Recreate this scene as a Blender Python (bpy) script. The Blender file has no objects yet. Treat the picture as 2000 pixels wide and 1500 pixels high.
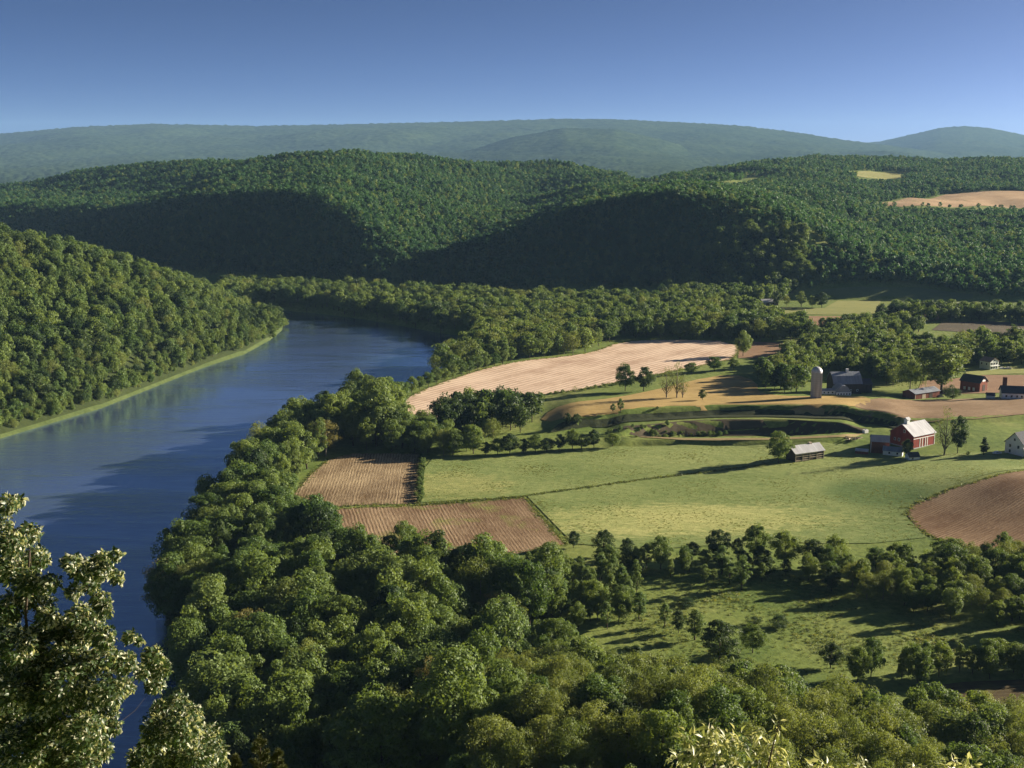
import bpy, math, random
import numpy as np
from mathutils import Vector, Matrix
from mathutils.geometry import delaunay_2d_cdt

random.seed(7)
RNG = np.random.default_rng(7)
S = bpy.context.scene
COL = S.collection

# ------------------------------------------------------------------ camera
F = 2300.0                       # focal length in pixels of a 2000 px wide frame
PITCH = math.radians(11.07)
CAMZ = 150.0
cam = bpy.data.cameras.new("camera")
cam.sensor_width = 36.0
cam.lens = F / 2000.0 * 36.0
cam.clip_start = 0.5
cam.clip_end = 60000.0
cam_ob = bpy.data.objects.new("camera", cam)
cam_ob.location = (0, 0, CAMZ)
cam_ob.rotation_euler = (math.pi / 2 - PITCH, 0, 0)
COL.objects.link(cam_ob)
S.camera = cam_ob

# ------------------------------------------------------------------ sky, sun, exposure
SUN_AZ = math.radians(70.0)      # clockwise from +Y
SUN_EL = math.radians(16.3)
sun_dir = Vector((math.sin(SUN_AZ) * math.cos(SUN_EL), math.cos(SUN_AZ) * math.cos(SUN_EL), math.sin(SUN_EL)))
world = bpy.data.worlds.new("World")
S.world = world
world.use_nodes = True
wn = world.node_tree
bg = wn.nodes["Background"]
sky = wn.nodes.new("ShaderNodeTexSky")
sky.sky_type = 'NISHITA'
sky.sun_disc = False
sky.sun_elevation = SUN_EL
sky.sun_rotation = SUN_AZ
sky.altitude = 300
sky.air_density = 0.13
sky.dust_density = 0.9
sky.ozone_density = 5.5
wn.links.new(sky.outputs[0], bg.inputs[0])
bg.inputs[1].default_value = 0.05
sl = bpy.data.lights.new("sun", 'SUN')
sl.energy = 5.0
sl.angle = math.radians(0.53)
sl.color = (1.0, 0.875, 0.67)
sun_ob = bpy.data.objects.new("sun", sl)
sun_ob.rotation_euler = sun_dir.to_track_quat('Z', 'Y').to_euler()
sun_ob.location = (0, 0, 600)
COL.objects.link(sun_ob)
vs = S.view_settings
vs.view_transform = 'Standard'
vs.look = 'None'
vs.gamma = 1.0
vs.use_curve_mapping = False
vs.exposure = 1.52
S.render.film_transparent = False
cy = S.cycles
cy.max_bounces = 6
cy.diffuse_bounces = 2
cy.glossy_bounces = 2
cy.transmission_bounces = 3
cy.volume_bounces = 0
cy.use_denoising = True
cy.denoiser = 'OPENIMAGEDENOISE'
cy.denoising_input_passes = 'RGB_ALBEDO_NORMAL'
cy.denoising_prefilter = 'ACCURATE'
HAZE_DENSITY = 2.9e-5
HAZE_COLOR = (0.38, 0.65, 1.0)

# ------------------------------------------------------------------ projection helpers
CT, ST = math.cos(PITCH), math.sin(PITCH)
def ray(px, py):
    xc, yc = (px - 1000.0) / F, -(py - 750.0) / F
    return np.array([xc, CT + yc * ST, -ST + yc * CT])
def plane(px, py, z=8.0):
    d = ray(px, py); t = (z - CAMZ) / d[2]
    return (d[0] * t, d[1] * t)
def at_depth(px, py, Y):
    d = ray(px, py); t = Y / d[1]
    return Vector((d[0] * t, d[1] * t, CAMZ + d[2] * t))
def slope(py):                    # tan of the depression angle of an image row
    return np.tan(PITCH + np.arctan((np.asarray(py, float) - 750.0) / F))
def project(X, Y, Z):
    X, Y, Z = np.asarray(X, float), np.asarray(Y, float), np.asarray(Z, float) - CAMZ
    d = Y * CT - Z * ST
    v = Y * ST + Z * CT
    return 1000 + F * X / d, 750 - F * v / d

def sstep(a, b, x):
    t = np.clip((x - a) / (b - a), 0, 1)
    return t * t * (3 - 2 * t)

def poly_sd(P, X, Y):
    """signed distance to a polygon, negative inside"""
    X = np.asarray(X, float); Y = np.asarray(Y, float)
    d = np.full(X.shape, 1e18); inside = np.zeros(X.shape, bool)
    n = len(P)
    for i in range(n):
        ax, ay = P[i]; bx, by = P[(i + 1) % n]
        ex, ey = bx - ax, by - ay
        t = np.clip(((X - ax) * ex + (Y - ay) * ey) / (ex * ex + ey * ey + 1e-12), 0, 1)
        d = np.minimum(d, (X - ax - t * ex) ** 2 + (Y - ay - t * ey) ** 2)
        if ay != by:
            c = (ay > Y) != (by > Y)
            inside ^= c & (X < ex * (Y - ay) / (by - ay) + ax)
    d = np.sqrt(d)
    return np.where(inside, -d, d)

_wr = np.random.default_rng(3)
_WV = [(_wr.uniform(0, 2 * math.pi), _wr.uniform(0, 2 * math.pi), _wr.uniform(0.7, 1.4)) for _ in range(14)]
def wobble(X, Y, wl):
    s = 0
    for a, p, k in _WV:
        w = 2 * math.pi * k / wl
        s = s + np.sin((X * math.cos(a) + Y * math.sin(a)) * w + p)
    return s / 4.0

# ------------------------------------------------------------------ terrain
def smooth_tab(px, tabx, taby, w=30):
    r = 0
    for o, k in ((-1.5, .1), (-.75, .22), (0, .36), (.75, .22), (1.5, .1)):
        r = r + k * np.interp(px + o * w, tabx, taby)
    return r

M_PX = [-700, 0, 200, 330, 450, 560, 640, 700, 760, 820, 870, 930, 1000, 1060, 1150, 1300, 1400, 1500, 1560, 1600, 1700, 1850, 2000, 2700]
M_BY = [1750, 1560, 1480, 1410, 1340, 1290, 1262, 1248, 1236, 1226, 1218, 1210, 1206, 1204, 1202, 1198, 1194, 1190, 1186, 1184, 1178, 1168, 1158, 1158]
M_EP = [395, 395, 398, 388, 368, 360, 370, 405, 450, 485, 492, 470, 447, 430, 388, 364, 368, 388, 415, 438, 482, 512, 522, 522]
M_EY = [2050, 1790, 1680, 1590, 1510, 1440, 1385, 1345, 1312, 1290, 1280, 1290, 1305, 1320, 1340, 1325, 1305, 1290, 1278, 1268, 1250, 1230, 1210, 1210]
M_CP = [375, 360, 326, 312, 306, 298, 290, 288, 290, 297, 302, 307, 312, 315, 320, 342, 322, 306, 302, 300, 302, 306, 302, 300]
M_CY = [2500, 2350, 2300, 2250, 2150, 2050, 1950, 1950, 2050, 2150, 2210, 2280, 2350, 2400, 2350, 2250, 2500, 2700, 2800, 2900, 3000, 3000, 3000, 3100]
M_MP = [385, 378, 362, 348, 335, 325, 322, 335, 350, 368, 375, 378, 378, 372, 355, 352, 346, 352, 368, 380, 410, 415, 418, 418]
M_MY = [2300, 2120, 2040, 1970, 1870, 1770, 1680, 1650, 1660, 1700, 1760, 1880, 2000, 2050, 1950, 1900, 1900, 1880, 1830, 1800, 1780, 1780, 1780, 1850]
CAN = 13.0
def hill_m(X, Y, fl):
    Ys = np.maximum(Y, 60.0)
    px = 1000 + (X / Ys) * 1.0107 * F
    by = smooth_tab(px, M_PX, M_BY)
    ey = smooth_tab(px, M_PX, M_EY); ez = CAMZ - ey * slope(smooth_tab(px, M_PX, M_EP)) - CAN
    my = smooth_tab(px, M_PX, M_MY); mz = CAMZ - my * slope(smooth_tab(px, M_PX, M_MP)) - CAN
    c_y = smooth_tab(px, M_PX, M_CY); cz = CAMZ - c_y * slope(smooth_tab(px, M_PX, M_CP)) - CAN
    b2 = c_y + 500
    st = [(by, fl), (ey, np.maximum(ez, fl + 2)), (my, mz), (c_y, cz), (b2, cz - 45), (5200 + 0 * by, 20 + 0 * by)]
    z = np.where(Y < by, fl, 20.0)
    for (y0, z0), (y1, z1) in zip(st[:-1], st[1:]):
        t = np.clip((Y - y0) / (y1 - y0), 0, 1)
        z = np.where((Y >= y0) & (Y < y1), z0 + (z1 - z0) * t, z)
    w = sstep(by + 60, by + 400, Y) * (1 - sstep(4000, 5000, Y))
    return z + w * (wobble(X, Y, 330.0) * 4.5 + wobble(Y, X, 120.0) * 1.6)

L_PX = [-900, -300, 0, 100, 200, 300, 400, 470, 530, 552, 590]
L_BY = [470, 545, 616, 653, 694, 758, 834, 882, 955, 1000, 1040]
L_CP = [430, 420, 433, 455, 489, 519, 560, 598, 628, 642, 660]
L_CY = [830, 880, 905, 915, 925, 945, 965, 985, 1012, 1030, 1045]
def hill_l(X, Y):
    Ys = np.maximum(Y, 60.0)
    px = 1000 + (X / Ys) * 0.99 * F
    by = np.interp(px, L_PX, L_BY); cy_ = np.interp(px, L_PX, L_CY)
    cz = np.maximum(CAMZ - cy_ * slope(np.interp(px, L_PX, L_CP)) - 14.0, 2.0)
    t = np.clip((Y - by - 12) / (cy_ - by - 12), 0, 1)
    up = cz * (t ** 0.92)
    dn = np.clip(1 - (Y - cy_) / 420.0, 0, 1)
    z = np.where(Y < cy_, up, cz * dn)
    z = np.where((Y < by) | (px > 600), 0, z)
    z = z * (1 - sstep(560, 600, px))
    return z + np.clip(z / 30.0, 0, 1) * wobble(X, Y, 110.0) * 1.6

RIVER_PX = [(-900, 1010), (-500, 975), (-300, 935), (0, 858), (100, 828), (200, 798), (300, 758), (400, 718), (480, 692), (530, 664),
            (552, 646), (558, 630), (520, 616), (440, 603), (380, 598), (460, 600), (540, 606), (620, 613), (700, 623), (780, 637), (850, 650), (930, 662),
            (890, 690), (868, 712), (842, 730), (805, 752), (760, 776), (700, 800), (640, 822), (560, 858), (480, 912), (405, 985),
            (350, 1065), (318, 1150), (308, 1230), (322, 1320), (335, 1420), (320, 1560), (200, 1700), (-900, 1750)]
RIVER = [plane(x, y, 0.0) for x, y in RIVER_PX]

def rowY(px, tab, z=8.0):
    ys = np.array([plane(p, q, z)[1] for p, q in tab]); xs = np.array([p for p, q in tab], float)
    return np.interp(px, xs, ys)
SC_A = [(1000, 850), (1060, 840), (1150, 829), (1270, 817), (1400, 810), (1500, 809), (1600, 812), (1700, 823), (1760, 834), (1850, 832), (2000, 820), (2300, 800)]
SC_C = [(1100, 876), (1180, 869), (1250, 863), (1400, 863), (1500, 865), (1600, 864), (1660, 860), (1760, 858)]
PIT = [plane(x, y, 9.0) for x, y in [(1185, 842), (1260, 829), (1330, 822), (1420, 818), (1540, 819), (1620, 825), (1700, 838), (1640, 846), (1500, 852), (1330, 851), (1230, 850)]]

def floor_z(X, Y):
    Ys = np.maximum(Y, 60.0)
    px = 1000 + (X / Ys) * 0.975 * F
    z = 5.5 + wobble(X, Y, 260.0) * 0.35
    # terrace banks
    amp = sstep(1050, 1130, px) * (1 - 0.45 * sstep(1720, 1800, px))
    ya = rowY(px, SC_A)
    z = z + 5.4 * amp * sstep(0, 4.5, Y - ya) * (1 - sstep(22, 120, Y - ya))
    ampc = sstep(1180, 1225, px) * (1 - sstep(1640, 1690, px))
    yc = rowY(px, SC_C)
    z = z + 2.4 * ampc * sstep(0, 3.0, Y - yc) * (1 - sstep(45, 90, Y - yc))
    m = (X > 0) & (X < 330) & (Y > 520) & (Y < 760)
    sd = np.full(np.shape(z), 50.0)
    if np.any(m):
        sd[m] = poly_sd(PIT, X[m], Y[m])
    z = z - 6.5 * sstep(0, 5.5, -sd)
    # knoll of the red-brown field
    z = z + 9.5 * np.exp(-(((X - 226) / 46) ** 2 + ((Y - 478) / 42) ** 2))
    # rise of the farm yard
    z = z + 3.0 * np.exp(-(((X - 230) / 70) ** 2 + ((Y - 600) / 60) ** 2))
    # mound carrying the near wood
    z = z + 7.0 * np.exp(-(((X - 75) / 75) ** 2 + ((Y - 190) / 55) ** 2))
    # shoulder that falls steeply to the river wood
    z = z + 24.0 * sstep(-50, 0, X) * (1 - sstep(222, 300, Y)) * (1 - 0.88 * sstep(25, 125, X))
    return z

def terrain(X, Y, detail=True):
    X = np.atleast_1d(np.asarray(X, float)); Y = np.atleast_1d(np.asarray(Y, float))
    fl = floor_z(X, Y)
    z = hill_m(X, Y, fl)
    l = hill_l(X, Y)
    z = np.maximum(z, 1.5 + l) * 1.0 if True else z
    # overlook slope under the camera
    cliff = np.where(Y < 1, 148.3, 148.3 - 0.80 * (Y - 1) + wobble(X, Y, 40) * 0.5) - 0.0012 * X * X * (Y < 250)
    z = np.where(Y < 240, np.maximum(z, cliff), z)
    # river bed
    m = (Y > 120) & (Y < 1300) & (X < 60)
    if np.any(m):
        sd = poly_sd(RIVER, X[m], Y[m])
        k = sstep(-4, 14, sd)
        zz = z[m]
        zz = np.where(sd < 14, -2.5 + (zz + 2.5) * k, zz)
        z[m] = zz
    return z
def tz(x, y):
    return float(terrain(np.array([x]), np.array([y]))[0])
def ground(px, py):
    """where the line of sight of a photo point meets the terrain"""
    d = ray(px, py)
    t = np.geomspace(60, 12000, 2600)
    h = CAMZ + d[2] * t - terrain(d[0] * t, d[1] * t)
    i = int(np.argmax(h < 0)) if np.any(h < 0) else len(t) - 1
    i = max(i, 1)
    a, b = t[i - 1], t[i]
    for _ in range(3):
        tt = np.linspace(a, b, 12)
        hh = CAMZ + d[2] * tt - terrain(d[0] * tt, d[1] * tt)
        j = max(int(np.argmax(hh < 0)), 1)
        a, b = tt[j - 1], tt[j]
    p = d * (a + b) / 2
    return Vector((p[0], p[1], tz(p[0], p[1])))

# ------------------------------------------------------------------ materials
def new_mat(name):
    m = bpy.data.materials.new(name); m.use_nodes = True
    nt = m.node_tree
    for n in list(nt.nodes):
        nt.nodes.remove(n)
    out = nt.nodes.new("ShaderNodeOutputMaterial")
    return m, nt, out
def N(nt, t, **kw):
    n = nt.nodes.new(t)
    for k, v in kw.items():
        if k.startswith("i_"):
            n.inputs[k[2:].replace("_", " ")].default_value = v
        else:
            setattr(n, k, v)
    return n
def ramp(nt, stops, fac):
    r = nt.nodes.new("ShaderNodeValToRGB")
    el = r.color_ramp.elements
    while len(el) < len(stops):
        el.new(0.5)
    for e, (p, c) in zip(el, stops):
        e.position = p; e.color = (*c, 1)
    nt.links.new(fac, r.inputs[0])
    return r
def noise(nt, scale, detail=4, rough=0.6, vec=None, dim='3D'):
    n = nt.nodes.new("ShaderNodeTexNoise")
    n.inputs["Scale"].default_value = scale; n.inputs["Detail"].default_value = detail; n.inputs["Roughness"].default_value = rough
    if vec is None:
        g = nt.nodes.new("ShaderNodeNewGeometry"); vec = g.outputs["Position"]
    nt.links.new(vec, n.inputs["Vector"])
    return n
def mixc(nt, fac, a, b, mode='MIX'):
    m = nt.nodes.new("ShaderNodeMix"); m.data_type = 'RGBA'; m.blend_type = mode
    for s, v in ((m.inputs[0], fac), (m.inputs[6], a), (m.inputs[7], b)):
        if isinstance(v, (int, float)):
            s.default_value = v
        elif isinstance(v, tuple):
            s.default_value = (*v, 1)
        else:
            nt.links.new(v, s)
    return m.outputs[2]

def plain(name, col, rough=0.7, vary=0.18, scale=1.2, spec=0.3, metallic=0.0, local=True, streak=None):
    m, nt, out = new_mat(name)
    b = N(nt, "ShaderNodeBsdfPrincipled")
    b.inputs["Roughness"].default_value = rough; b.inputs["Metallic"].default_value = metallic
    b.inputs["Specular IOR Level"].default_value = spec
    tc = N(nt, "ShaderNodeTexCoord")
    vec = tc.outputs["Object"]
    if streak:
        mp = N(nt, "ShaderNodeMapping"); mp.inputs["Scale"].default_value = streak
        nt.links.new(vec, mp.inputs[0]); vec = mp.outputs[0]
    n = noise(nt, scale, 5, 0.65, vec)
    r = ramp(nt, [(0.3, tuple(c * (1 - vary) for c in col)), (0.7, tuple(min(1, c * (1 + vary)) for c in col))], n.outputs[0])
    nt.links.new(r.outputs[0], b.inputs["Base Color"])
    nt.links.new(b.outputs[0], out.inputs[0])
    return m

def leaf_mat(name, c0, c1, trans=0.44, rough=0.55, spec=0.25, tcol=None, nsc=0.35):
    m, nt, out = new_mat(name)
    oi = N(nt, "ShaderNodeObjectInfo")
    n = noise(nt, nsc, 3, 0.6)
    ad = N(nt, "ShaderNodeMath", operation='MULTIPLY_ADD'); ad.inputs[1].default_value = 0.75
    nt.links.new(oi.outputs["Random"], ad.inputs[0])
    sc = N(nt, "ShaderNodeMath", operation='MULTIPLY_ADD'); sc.inputs[1].default_value = 0.7; sc.inputs[2].default_value = -0.22
    nb = noise(nt, 0.011, 3, 0.6)
    s2 = N(nt, "ShaderNodeMath", operation='MULTIPLY_ADD'); s2.inputs[1].default_value = 0.9; s2.inputs[2].default_value = -0.45
    nt.links.new(nb.outputs[0], s2.inputs[0])
    s3 = N(nt, "ShaderNodeMath", operation='ADD'); nt.links.new(s2.outputs[0], s3.inputs[0]); nt.links.new(sc.outputs[0], s3.inputs[1])
    nt.links.new(n.outputs[0], sc.inputs[0]); nt.links.new(s3.outputs[0], ad.inputs[2])
    r = ramp(nt, [(0.0, c0), (1.0, c1)], ad.outputs[0])
    b = N(nt, "ShaderNodeBsdfPrincipled")
    b.inputs["Roughness"].default_value = rough; b.inputs["Specular IOR Level"].default_value = spec
    nt.links.new(r.outputs[0], b.inputs["Base Color"])
    t = N(nt, "ShaderNodeBsdfTranslucent")
    tc = mixc(nt, 1.0, r.outputs[0], tcol or (1.25, 1.15, 0.55), 'MULTIPLY')
    nt.links.new(tc, t.inputs[0])
    mx = N(nt, "ShaderNodeMixShader"); mx.inputs[0].default_value = trans
    nt.links.new(b.outputs[0], mx.inputs[1]); nt.links.new(t.outputs[0], mx.inputs[2])
    nt.links.new(mx.outputs[0], out.inputs[0])
    return m

LEAF_G = leaf_mat("leaf_green", (0.060, 0.118, 0.030), (0.190, 0.255, 0.064))
LEAF_D = leaf_mat("leaf_dark", (0.032, 0.066, 0.022), (0.075, 0.115, 0.034))
LEAF_L = leaf_mat("leaf_light", (0.095, 0.165, 0.048), (0.175, 0.235, 0.072))
LEAF_O = leaf_mat("leaf_olive", (0.112, 0.158, 0.042), (0.215, 0.255, 0.075))
LEAF_Y = leaf_mat("leaf_yellow", (0.17, 0.165, 0.055), (0.25, 0.22, 0.09))
LEAF_FAR = leaf_mat("leaf_far", (0.024, 0.082, 0.034), (0.078, 0.165, 0.058))
BARK = plain("bark", (0.07, 0.055, 0.042), 0.9, 0.3, 3.0, 0.1)
BARK_PALE = plain("bark_pale", (0.20, 0.17, 0.13), 0.9, 0.3, 3.0, 0.1)

def ground_mat():
    m, nt, out = new_mat("meadow_ground")
    b = N(nt, "ShaderNodeBsdfPrincipled"); b.inputs["Roughness"].default_value = 0.9; b.inputs["Specular IOR Level"].default_value = 0.1
    n1 = noise(nt, 0.02, 5, 0.6); n2 = noise(nt, 0.35, 6, 0.7)
    r1 = ramp(nt, [(0.35, (0.120, 0.175, 0.042)), (0.5, (0.175, 0.225, 0.058)), (0.68, (0.235, 0.260, 0.085))], n1.outputs[0])
    r2 = ramp(nt, [(0.3, (0.55, 0.6, 0.5)), (0.7, (1.25, 1.2, 1.15))], n2.outputs[0])
    c = mixc(nt, 1.0, r1.outputs[0], r2.outputs[0], 'MULTIPLY')
    nt.links.new(c, b.inputs["Base Color"])
    bp = N(nt, "ShaderNodeBump"); bp.inputs["Strength"].default_value = 0.6; bp.inputs["Distance"].default_value = 0.5
    nt.links.new(n2.outputs[0], bp.inputs["Height"]); nt.links.new(bp.outputs[0], b.inputs["Normal"])
    nt.links.new(b.outputs[0], out.inputs[0])
    return m
GROUND = ground_mat()
def soil_mat(name, soil, stubble, angle, spacing, amount=0.5, patch=None, bump=0.7, fine=2.2, wv=0.22):
    """crop rows: stubble stripes over bare soil, rows along ANGLE"""
    m, nt, out = new_mat(name)
    b = N(nt, "ShaderNodeBsdfPrincipled"); b.inputs["Roughness"].default_value = 0.95; b.inputs["Specular IOR Level"].default_value = 0.08
    g = N(nt, "ShaderNodeNewGeometry")
    mp = N(nt, "ShaderNodeMapping"); mp.vector_type = 'POINT'
    mp.inputs["Rotation"].default_value = (0, 0, -angle)
    nt.links.new(g.outputs["Position"], mp.inputs[0])
    w = N(nt, "ShaderNodeTexWave"); w.wave_type = 'BANDS'; w.bands_direction = 'Y'
    w.inputs["Scale"].default_value = 0.314 / spacing
    w.inputs["Distortion"].default_value = 2.6; w.inputs["Detail"].default_value = 4; w.inputs["Detail Scale"].default_value = 0.5
    nt.links.new(mp.outputs[0], w.inputs["Vector"])
    st = N(nt, "ShaderNodeMapping"); st.inputs["Scale"].default_value = (0.12, 1.0, 1.0)
    nt.links.new(mp.outputs[0], st.inputs[0])
    n = noise(nt, fine, 5, 0.75, st.outputs[0])
    big = noise(nt, 0.03, 4, 0.6)
    s = N(nt, "ShaderNodeMath", operation='MULTIPLY_ADD'); s.inputs[1].default_value = wv
    wm = N(nt, "ShaderNodeMath", operation='MULTIPLY')          # rows fade in and out over the field
    wr = ramp(nt, [(0.36, (0.1, 0.1, 0.1)), (0.62, (1.5, 1.5, 1.5))], noise(nt, 0.07, 4, 0.7, st.outputs[0]).outputs[0])
    nt.links.new(w.outputs[1], wm.inputs[0]); nt.links.new(wr.outputs[0], wm.inputs[1])
    nt.links.new(wm.outputs[0], s.inputs[0])
    nn = N(nt, "ShaderNodeMath", operation='MULTIPLY_ADD'); nn.inputs[1].default_value = 1.0; nn.inputs[2].default_value = -0.22 + (amount - 0.5)
    nt.links.new(n.outputs[0], nn.inputs[0]); nt.links.new(nn.outputs[0], s.inputs[2])
    bb = N(nt, "ShaderNodeMath", operation='MULTIPLY_ADD'); bb.inputs[1].default_value = 0.9
    nt.links.new(big.outputs[0], bb.inputs[0])
    sub = N(nt, "ShaderNodeMath", operation='SUBTRACT'); sub.inputs[1].default_value = 0.45
    nt.links.new(s.outputs[0], sub.inputs[0]); nt.links.new(sub.outputs[0], bb.inputs[2])
    r = ramp(nt, [(0.25, soil), (0.75, stubble)], bb.outputs[0])
    col = r.outputs[0]
    if patch:
        pr = ramp(nt, [(0.55, (0, 0, 0)), (0.66, (1, 1, 1))], noise(nt, 0.045, 4, 0.65).outputs[0])
        col = mixc(nt, pr.outputs[0], col, patch)
    nt.links.new(col, b.inputs["Base Color"])
    bp = N(nt, "ShaderNodeBump"); bp.inputs["Strength"].default_value = bump; bp.inputs["Distance"].default_value = 0.3
    nt.links.new(s.outputs[0], bp.inputs["Height"]); nt.links.new(bp.outputs[0], b.inputs["Normal"])
    nt.links.new(b.outputs[0], out.inputs[0])
    return m
def grass_mat(name, c0, c1, scale=0.25, big=0.02, bump=0.6, spots=()):
    m, nt, out = new_mat(name)
    b = N(nt, "ShaderNodeBsdfPrincipled"); b.inputs["Roughness"].default_value = 0.9; b.inputs["Specular IOR Level"].default_value = 0.1
    st = N(nt, "ShaderNodeMapping"); g = N(nt, "ShaderNodeNewGeometry")
    st.inputs["Rotation"].default_value = (0, 0, 0.25); st.inputs["Scale"].default_value = (0.5, 1, 1)
    nt.links.new(g.outputs["Position"], st.inputs[0])
    n1 = noise(nt, scale, 7, 0.72, st.outputs[0]); n2 = noise(nt, big, 4, 0.6, st.outputs[0])
    a = N(nt, "ShaderNodeMath", operation='MULTIPLY_ADD'); a.inputs[1].default_value = 0.7
    nt.links.new(n2.outputs[0], a.inputs[0])
    h = N(nt, "ShaderNodeMath", operation='MULTIPLY_ADD'); h.inputs[1].default_value = 0.9; h.inputs[2].default_value = -0.3
    nt.links.new(n1.outputs[0], h.inputs[0]); nt.links.new(h.outputs[0], a.inputs[2])
    r = ramp(nt, [(0.25, c0), (0.8, c1)], a.outputs[0])
    col = r.outputs[0]
    for (cx, cyy, ang, rx, ry, sc_) in spots:      # soft ragged patches: mown, or darker grass with slope shade painted in
        mp = N(nt, "ShaderNodeMapping"); mp.vector_type = 'TEXTURE'
        mp.inputs["Location"].default_value = (cx, cyy, 0); mp.inputs["Rotation"].default_value = (0, 0, ang); mp.inputs["Scale"].default_value = (rx, ry, 1000)
        nt.links.new(g.outputs["Position"], mp.inputs[0])
        ln = N(nt, "ShaderNodeVectorMath", operation='LENGTH'); nt.links.new(mp.outputs[0], ln.inputs[0])
        md = N(nt, "ShaderNodeMath", operation='MULTIPLY_ADD'); md.inputs[1].default_value = -1.5
        nt.links.new(n1.outputs[0], md.inputs[0]); nt.links.new(ln.outputs["Value"], md.inputs[2])
        pr = ramp(nt, [(0.0, (1, 1, 1)), (0.45, (0, 0, 0))], md.outputs[0])
        col = mixc(nt, pr.outputs[0], col, mixc(nt, 1.0, col, sc_, 'MULTIPLY'))
    nt.links.new(col, b.inputs["Base Color"])
    bp = N(nt, "ShaderNodeBump"); bp.inputs["Strength"].default_value = bump; bp.inputs["Distance"].default_value = 0.5
    nt.links.new(n1.outputs[0], bp.inputs["Height"]); nt.links.new(bp.outputs[0], b.inputs["Normal"])
    nt.links.new(b.outputs[0], out.inputs[0])
    return m
def water_mat():
    m, nt, out = new_mat("river_water")
    d = N(nt, "ShaderNodeBsdfDiffuse"); d.inputs[0].default_value = (0.095, 0.140, 0.260, 1)
    gl = N(nt, "ShaderNodeBsdfGlossy"); gl.inputs[0].default_value = (0.76, 0.88, 1.0, 1)
    mp = N(nt, "ShaderNodeMapping"); g = N(nt, "ShaderNodeNewGeometry")
    mp.inputs["Scale"].default_value = (0.40, 1.0, 1.0); mp.inputs["Rotation"].default_value = (0, 0, 0.30)
    nt.links.new(g.outputs["Position"], mp.inputs[0])
    n = noise(nt, 0.75, 4, 0.6, mp.outputs[0])
    patch = noise(nt, 0.016, 4, 0.6, mp.outputs[0])
    r = ramp(nt, [(0.42, (0.22, 0.22, 0.22)), (0.60, (1, 1, 1))], patch.outputs[0])
    mp2 = N(nt, "ShaderNodeMapping"); mp2.inputs["Scale"].default_value = (0.22, 1.0, 1.0); mp2.inputs["Rotation"].default_value = (0, 0, 0.12)
    nt.links.new(g.outputs["Position"], mp2.inputs[0])
    n3 = noise(nt, 0.22, 4, 0.65, mp2.outputs[0])
    sm = N(nt, "ShaderNodeMath", operation='MULTIPLY_ADD'); sm.inputs[1].default_value = 2.2
    nt.links.new(n3.outputs[0], sm.inputs[0]); nt.links.new(n.outputs[0], sm.inputs[2])
    mu = N(nt, "ShaderNodeMath", operation='MULTIPLY'); nt.links.new(sm.outputs[0], mu.inputs[0]); nt.links.new(r.outputs[0], mu.inputs[1])
    bp = N(nt, "ShaderNodeBump"); bp.inputs["Strength"].default_value = 0.38; bp.inputs["Distance"].default_value = 0.5
    nt.links.new(mu.outputs[0], bp.inputs["Height"]); nt.links.new(bp.outputs[0], gl.inputs["Normal"])
    rr = ramp(nt, [(0.38, (0.05, 0.05, 0.05)), (0.60, (0.16, 0.16, 0.16))], patch.outputs[0])
    nt.links.new(rr.outputs[0], gl.inputs["Roughness"])
    lw = N(nt, "ShaderNodeFresnel"); lw.inputs["IOR"].default_value = 2.2
    mr = N(nt, "ShaderNodeMapRange"); mr.inputs["From Min"].default_value = 0.10; mr.inputs["From Max"].default_value = 0.55; mr.inputs["To Min"].default_value = 0.35; mr.inputs["To Max"].default_value = 0.90
    nt.links.new(lw.outputs[0], mr.inputs[0])
    mx = N(nt, "ShaderNodeMixShader"); nt.links.new(mr.outputs[0], mx.inputs[0])
    nt.links.new(d.outputs[0], mx.inputs[1]); nt.links.new(gl.outputs[0], mx.inputs[2]); nt.links.new(mx.outputs[0], out.inputs[0])
    return m

# ------------------------------------------------------------------ object helpers
def mesh_from(name, V, Fc, mats, smooth=False, midx=None):
    me = bpy.data.meshes.new(name)
    V = np.asarray(V, np.float32); Fc = np.asarray(Fc, np.int32)
    k = Fc.shape[1]
    me.vertices.add(len(V)); me.vertices.foreach_set("co", V.ravel())
    me.loops.add(Fc.size); me.loops.foreach_set("vertex_index", Fc.ravel())
    me.polygons.add(len(Fc)); me.polygons.foreach_set("loop_start", np.arange(0, Fc.size, k, dtype=np.int32))
    for m in mats:
        me.materials.append(m)
    if midx is not None:
        me.polygons.foreach_set("material_index", np.asarray(midx, np.int32))
    me.update(calc_edges=True); me.validate()
    if smooth:
        me.polygons.foreach_set("use_smooth", np.ones(len(Fc), bool))
    return me
def link(name, data, parent=None):
    o = bpy.data.objects.new(name, data); COL.objects.link(o)
    if parent:
        o.parent = parent
    return o
def tag(o, label=None, cat=None, group=None, kind=None):
    if label: o["label"] = label
    if cat: o["category"] = cat
    if group: o["group"] = group
    if kind: o["kind"] = kind
    return o
def thing(name, label, cat, loc, rz=0.0, group=None):
    e = bpy.data.objects.new(name, None); COL.objects.link(e)
    e.location = loc; e.rotation_euler = (0, 0, rz); e.empty_display_size = 0.5
    return tag(e, label, cat, group)

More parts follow.
